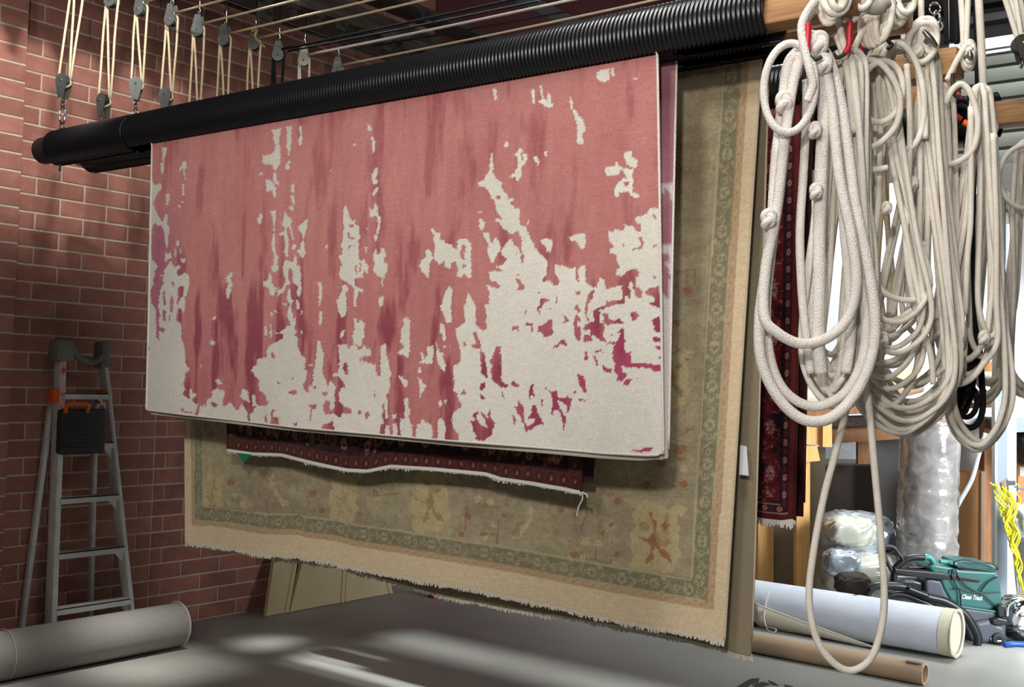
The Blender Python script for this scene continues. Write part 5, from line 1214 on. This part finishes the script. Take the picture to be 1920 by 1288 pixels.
lump('plastic_bag', 1614, 1082, 66, 52, 8.4, .25, M['film_white'], 'lower crumpled clear plastic bag on the floor behind the white roll', 'bag', 14)
lump('dark_bundle', 1578, 1055, 32, 26, 8.2, .1, M['film_blue'], 'small blue-grey bundle in plastic on the left side of the heap', 'bundle', 21)
lump('dark_bundle', 1598, 1095, 30, 22, 8.1, .1, M['dark_box'], 'small dark brown bundle at the foot of the plastic heap', 'bundle', 31)
# post and odds at the right edge
pt = thing('steel_post', up_(PD(1888, 1130, 8.3), 0), 'blue-grey steel post with a pale strip at the right edge', 'post')
slab('post_body', rect(1868, 420, 1889, 1150, True), 8.3, .06, M['post_blue'], pt); slab('pale_strip', rect(1889, 420, 1906, 1150, True), 8.34, .05, M['lightmetal'], pt); slab('lip', rect(1866, 420, 1870, 1150, True), 8.24, .06, M['alu'], pt)
o = slab('steel_shelf', [(1884, 784), (1945, 786), (1945, 812), (1884, 806)], 8.5, .5, M['post_blue']); tag(o, 'blue-grey shelf board at the right edge right of the steel post', 'shelf')
o = lump('black_bag', 1926, 842, 24, 30, 8.6, .2, M['black_case'], 'black bag under the shelf board at the right edge', 'bag', 4)
o = slab('cardboard_box', rect(1908, 868, 1950, 960), 8.6, .4, M['kraft_box'], bev=.004); tag(o, 'brown cardboard box with a pale sticker at the right edge', 'box')
s_ = slab('sticker', rect(1912, 876, 1924, 893), 8.59, .004, M['tape_grey'], None); s_.parent = o; s_.matrix_parent_inverse = Matrix.Translation(-Vector(o.location))
o = slab('timber_rail', [(1906, 1040), (1950, 1046), (1950, 1056), (1906, 1050)], 8.7, .1, M['brown_wood']); tag(o, 'brown timber rail behind the cloth at the right edge', 'rail')
o = slab('timber_rail', [(1906, 1088), (1950, 1092), (1950, 1120), (1906, 1114)], 8.7, .1, M['brown_wood']); tag(o, 'brown timber rail low at the right edge above the chrome drum', 'rail')
mb = MB()
yc = thing('yellow_cord_bundle', PD(1884, 905, 8.0), 'bright yellow tangled cord hanging on the steel post', 'cord')
for k in range(13):
    x0 = 1862+k*3.2; ph = random.random()*6; pts = []
    for j in range(16):
        tt = j/15; pts.append((x0+tt*(34-k*1.4)+5.5*sin(j*1.5+ph)*(1-.3*tt), 905+(110+k*7)*tt+k*1.5, .02*sin(j+k)))
    MB().tube(rp(pts, 7.78, .0045, n=4), .0055, 6).build('strand', M['yellow'], yc)
mb = MB().tube(rp([(1904, 905), (1912, 915), (1906, 926), (1914, 936), (1908, 950)], 8.0, .003, n=5), .004, 6).build('strand', M['yellow'], yc)
tg = thing('tape_gun', PD(1890, 930, 8.1), 'metal plate tool with a silver handle hanging by the yellow cord', 'tool')
slab('plate', [(1876, 905), (1890, 896), (1902, 904), (1900, 960), (1888, 950)], 8.12, .02, M['taupe'], tg); slab('handle', [(1890, 898), (1906, 898), (1906, 916), (1900, 940), (1896, 962), (1889, 966), (1892, 930)], 8.0, .03, M['alu'], tg, bev=.004); slab('clip', rect(1887, 901, 1904, 910), 7.98, .02, M['chrome'], tg)
MB().tube(rp([(1902, 912), (1912, 916), (1930, 919)], 8.0, .004), .006, 6).build('cord', M['blue'], tg)
o = lump('grey_cloth', 1926, 982, 30, 34, 8.0, .12, M['cloth'], 'pale grey folded cloth at the right edge beside the yellow cord', 'cloth', 11, amp=.5)
o = lump('grey_cloth', 1932, 1048, 20, 46, 8.0, .1, M['cloth'], 'pale grey cloth hanging lower down at the right edge', 'cloth', 12, amp=.4)
for a, b, lab in (((1899, 1004), (1910, 1128), 'left chrome wand leaning at the right edge'), ((1904, 1000), (1914, 1126), 'right chrome wand leaning at the right edge')):
    o = MB().cyl(PD(*a, 8.1), PD(*b, 8.0), .012, 12).build('metal_wand', M['chrome'], None); tag(o, lab, 'wand', 'chrome wands')
vc = thing('chrome_drum', up_(PD(1912, 1180, 7.6), 0), 'chrome drum machine at the bottom of the right edge', 'machine')
lump('drum', 1906, 1152, 24, 34, 7.7, .12, M['chrome'], '', '', 5, par=vc, amp=.15); MB().tube(rp([(1888, 1156), (1890, 1136), (1904, 1124), (1920, 1122)], 7.5, .01), .012, 10).build('handle', M['chrome'], vc)
lump('base', 1912, 1186, 26, 12, 7.6, .12, M['black_plastic'], '', '', 6, par=vc, amp=.1)
o = MB().tube([up_(on(2, 0, 1884, 1214), .018), up_(on(2, 0, 1905, 1212), .018), up_(on(2, 0, 1960, 1216), .018)], .018, 12).build('blue_hose', M['blue'], None); tag(o, 'thick blue hose on the floor at the right edge', 'hose')
# clear air tube behind
o = MB().tube(rp([(1848, 812), (1836, 850), (1822, 900), (1800, 940), (1786, 970), (1784, 1000), (1780, 1060)], 8.3, .01, n=6), .016, 12).build('clear_tube', M['cloth'], None); tag(o, 'pale flexible tube curving down in front of the cardboard box', 'tube')
# ------------------------------------------------------------------ white felt roll
fr = thing('felt_roll', (7.36, 3.4, 0), 'long white felt-backed rug roll on the floor in front of the green machine', 'rolled rug')
fR = .155; x0 = 7.36; mb = MB(); y0, y1 = 2.12, 5.6; n = 160; V0 = []; 
for k in range(n):
    a = radians(-128)-k/n*2*pi*2.1; r = fR-.011*(k/n)*2.1; V0.append((r*cos(a), r*sin(a)))
V = [(x0+c, y0, fR+s) for c, s in V0]+[(x0+c, y1, fR+s) for c, s in V0]
mb.add(V, [(i, i+1, n+i+1, n+i) for i in range(n-1)]).build('felt', M['felt'], fr)
V = [(x0+c*1.012, y0-.002, fR+s*1.012) for c, s in V0[:76]]+[(x0+c*1.012, y0+.075, fR+s*1.012) for c, s in V0[:76]]
MB().add(V, [(i, i+1, 76+i+1, 76+i) for i in range(75)]).build('end_band', M['jute'], fr)
mb = MB()
for lay in range(3):
    mb.tube([(x0+c, y0-.001, fR+s) for c, s in V0[lay*50:lay*50+60:2]], .006, 6)
mb.build('rolled_edge', M['jute'], fr)
V = [(x0+(.128-.02*k/40)*cos(k/10*2*pi/4), y0+.02, fR+(.128-.02*k/40)*sin(k/10*2*pi/4)) for k in range(0, 1)]
mb = MB()
for k in range(7): mb.tube([(x0, y0+.012+.004*k, fR), (x0, y0+.8, fR)], .131-.0165*k, 30)
mb.build('inner_turn', M['jute'], fr, 'auto')
fa = on(0, x0-.158, 1415, 1132); fb_ = on(0, x0-.15, 1645, 1216)
V = []; N_ = 24
for k in range(N_+1):
    t = k/N_; p = fa*(1-t)+fb_*t; zb = .02; V += [(x0-.150-.012*sin(pi*(.2+.8*t)), p[1], p[2]+.0), (x0-.135, p[1], max(.012, p[2]*.35)), (x0-.09, p[1], .006)]
f = []
for k in range(N_): f += [(3*k, 3*k+1, 3*k+4, 3*k+3), (3*k+1, 3*k+2, 3*k+5, 3*k+4)]
fl = MB().add(V, f).build('loose_flap', M['jute'], fr); sm_ = fl.modifiers.new('thick', 'SOLIDIFY'); sm_.thickness = .008
MB().tube([np.array(V[3*k])+(-.004, 0, .002) for k in range(N_+1)], .005, 6).build('flap_edge', M['edge_cream'], fr)
MB().tube(smooth([on(0, x0-.15, 1442, 1108)+(0, 0, .0), on(0, x0-.165, 1433, 1150), on(0, x0-.17, 1438, 1178), on(0, x0-.2, 1450, 1186), on(0, x0-.2, 1455, 1180), on(0, x0-.17, 1440, 1176)], 6), .0025, 6).build('string', M['white_plastic'], fr)
# ------------------------------------------------------------------ cardboard tube
tb = thing('cardboard_tube', (6.56, 3.1, 0), 'long brown cardboard tube lying on the floor under the sage rug corner', 'tube')
mb = MB(); n = 40; V = []
for y, r in ((2.06, .050), (2.06, .062), (4.15, .062), (4.15, .050)): V += [(6.56+r*cos(a), y, .062+r*sin(a)) for a in np.arange(n)*2*pi/n]
f = [(q*n+j, q*n+(j+1) % n, ((q+1) % 4)*n+(j+1) % n, ((q+1) % 4)*n+j) for q in range(4) for j in range(n)]
mb.add(V, f).build('tube_wall', M['kraft'], tb, 'auto')
MB().box((6.52, 2.07, .12), (6.56, 2.16, .128)).build('torn_tape', M['taupe'], tb, False)
MB().ring((6.56, 4.05, .062), (0, 1, 0), .0622, .002, 30, 5).build('tape_band', M['black_plastic'], tb)
mk_ = thing('floor_marking', up_(on(2, 0, 1430, 1280), 0), 'black painted marking on the concrete at the bottom edge near the tube', 'marking')
for q in ([(1383, 1288), (1395, 1280), (1408, 1273), (1424, 1272), (1422, 1280), (1408, 1283), (1400, 1290)], [(1410, 1285), (1430, 1279), (1445, 1283), (1424, 1290)], [(1440, 1276), (1452, 1280), (1460, 1286), (1448, 1284)], [(1470, 1284), (1484, 1287), (1494, 1292), (1474, 1290)]):
    MB().prism([up_(on(2, 0, *p), .0) for p in q], (0, 0, .003)).build('stroke', M['ink'], mk_, False)
# ------------------------------------------------------------------ carpet cleaning machine
D0 = 7.55; Zm = (1640, 1010, 5.6)
mc = thing('carpet_cleaner', up_(PD(1800, 1225, D0), 0), 'teal and charcoal carpet cleaning machine lying behind the white felt roll', 'machine')
def mp_(s): return [tuple(p) for p in poly_px(Zm, P_(s))]
def mslab(name, s, d, t, m, bev=.012): 
    o = slab(name, mp_(s), d, t, m, mc, bev=bev); return o
def mtube(name, s, d, r, m, closed=False, n=5): return MB().tube(rp(mp_(s), d, r, closed=closed, n=n), r, 12, closed=closed).build(name, m, mc)
tank = mslab('tank', '575,330 590,285 640,272 800,300 900,330 1270,350 1310,395 1335,560 1345,690 1290,760 900,715 800,650 735,540 700,450 600,340', D0, .30, M['teal'], .02)
mslab('lower_body', '530,430 600,420 700,440 740,540 800,650 900,715 1290,765 1345,740 1385,900 1385,1110 1340,1170 1120,1195 1030,1100 960,930 840,790 640,700 540,600', D0-.02, .34, M['grey_plastic'], .02)
mslab('base_housing', '1040,880 1210,850 1380,930 1390,1110 1340,1180 1110,1195', D0-.06, .1, M['grey_plastic'], .03)
mslab('tank_rim', '880,700 1290,760 1290,785 890,725', D0-.03, .05, M['teal'], .006)
mslab('slot', '740,372 900,395 1120,430 1095,462 930,440 750,430', D0-.012, .03, M['black_plastic'], .004)
mslab('lid', '830,255 860,228 1000,235 1200,262 1280,290 1290,320 1240,335 1000,312 860,290', D0+.02, .24, M['teal'], .02)
mslab('lid_seal', '860,290 1000,312 1240,336 1225,355 1000,342 870,315', D0+.03, .22, M['black_plastic'], .004)
mtube('power_cord', '850,235 940,215 1080,250 1210,255 1285,300 1260,335 1060,315 900,290 840,275 835,245', D0-.02, .0065, M['black_plastic'], True)
mtube('power_cord', '850,320 815,330 808,390 850,480 895,560 900,650 905,720', D0-.02, .005, M['black_plastic']); mtube('power_cord', '850,330 880,400 960,490 1060,550 1130,580 1200,640 1285,710', D0-.02, .005, M['black_plastic'])
mtube('power_cord', '1290,400 1200,450 1150,500 1110,560', D0-.02, .005, M['black_plastic']); mtube('power_cord', '820,530 900,520 1000,560 1150,565 1310,560', D0-.02, .004, M['black_plastic'])
mtube('elbow', '500,195 560,192 600,220 625,270 640,300', D0+.05, .022, M['teal_dark']); mtube('spout', '680,238 750,245 860,262', D0+.03, .016, M['teal_dark'])
mtube('grip', '200,330 250,275 330,215 420,192 520,195', D0-.01, .024, M['black_plastic']); mtube('handle_frame', '85,125 115,92 195,88 245,150 292,225 215,322 185,340 130,240', D0-.02, .014, M['black_plastic'], True)
mtube('handle_frame', '215,300 200,400 190,490', D0-.02, .022, M['black_plastic'])
mslab('handle_arm', '210,315 560,345 745,365 765,400 740,440 600,425 350,395 205,365', D0-.05, .06, M['black_plastic'], .008); mslab('handle_arm', '350,290 560,300 560,325 350,318', D0+.1, .04, M['black_plastic'], .006)
mslab('wheel', '225,510 250,450 320,428 420,430 520,460 565,495 560,640 250,620', D0+.02, .08, M['black_plastic'], .02)
o = slab('label_plate', mp_('245,395 540,415 530,478 450,440 330,430 240,470'), D0+.12, .02, M['white_plastic'], mc)
mtube('hose', '-60,520 20,492 150,490 280,500 400,545 560,610 720,650 860,725 960,810 1030,920 1080,1030 1070,1130 1010,1190 940,1215', D0-.10, .027, M['black_plastic'], n=8)
mtube('hose', '100,640 180,590 300,585 450,640 560,690 640,740', D0-.06, .025, M['black_plastic'], n=8); mtube('hose', '-260,640 -200,620 -150,640 -90,620 -60,560 0,500', D0-.10, .022, M['black_plastic'])
mtube('pipe', '350,520 450,560 560,600', D0-.14, .018, M['black_plastic'])
mslab('pump', '1235,860 1300,830 1395,850 1410,900 1300,920 1240,900', D0-.08, .12, M['black_plastic'], .01); mslab('pump', '1285,720 1330,690 1365,700 1380,830 1300,830', D0-.05, .1, M['black_plastic'], .01)
c = PD(*poly_px(Zm, [(1302, 1050)])[0], D0-.075); MB().cyl(c, c+HZ*.03, .038, 28).build('vent_ring', M['black_plastic'], mc, 'auto'); MB().ring(c, HZ, .026, .004, 20, 6).build('vent_rim', M['grey_plastic'], mc)
cw = up_(PD(*poly_px(Zm, [(1275, 1205)])[0], D0-.06), .022); MB().cyl(cw, cw+rw*.03, .02, 16).build('caster', M['chrome'], mc, 'auto'); cw2 = up_(PD(*poly_px(Zm, [(1190, 1180)])[0], D0-.04), .03); MB().cyl(cw2, cw2+rw*.05, .03, 16).build('caster', M['black_plastic'], mc, 'auto')
cu = bpy.data.curves.new('logo', 'FONT'); cu.body = 'Clean Track'; cu.size = .058; cu.shear = .35; cu.extrude = .0015; cu.offset = .0012; cu.align_x = 'CENTER'; cu.align_y = 'CENTER'
to = bpy.data.objects.new('tmp', cu); COL.objects.link(to); bpy.context.view_layer.update()
me = bpy.data.meshes.new_from_object(to.evaluated_get(bpy.context.evaluated_depsgraph_get())); bpy.data.objects.remove(to)
me.materials.append(M['logo']); lo = bpy.data.objects.new('logo', me); COL.objects.link(lo); lo.parent = mc
w = max(v.co.x for v in me.vertices)-min(v.co.x for v in me.vertices); c = PD(*poly_px(Zm, [(1020, 618)])[0], D0-.006); sc = (220/5.6*D0/F)/w
Ux = rw*cos(.05)-np.array([0, 0, 1])*sin(.05)*1.; Uz = np.array([0, 0, 1])*cos(.05)+rw*sin(.05); p = c-getp(mc)
lo.matrix_local = Matrix(((Ux[0]*sc, Uz[0]*sc*1.5, -HZ[0]*sc, p[0]), (Ux[1]*sc, Uz[1]*sc*1.5, -HZ[1]*sc, p[1]), (Ux[2]*sc, Uz[2]*sc*1.5, -HZ[2]*sc, p[2]), (0, 0, 0, 1)))
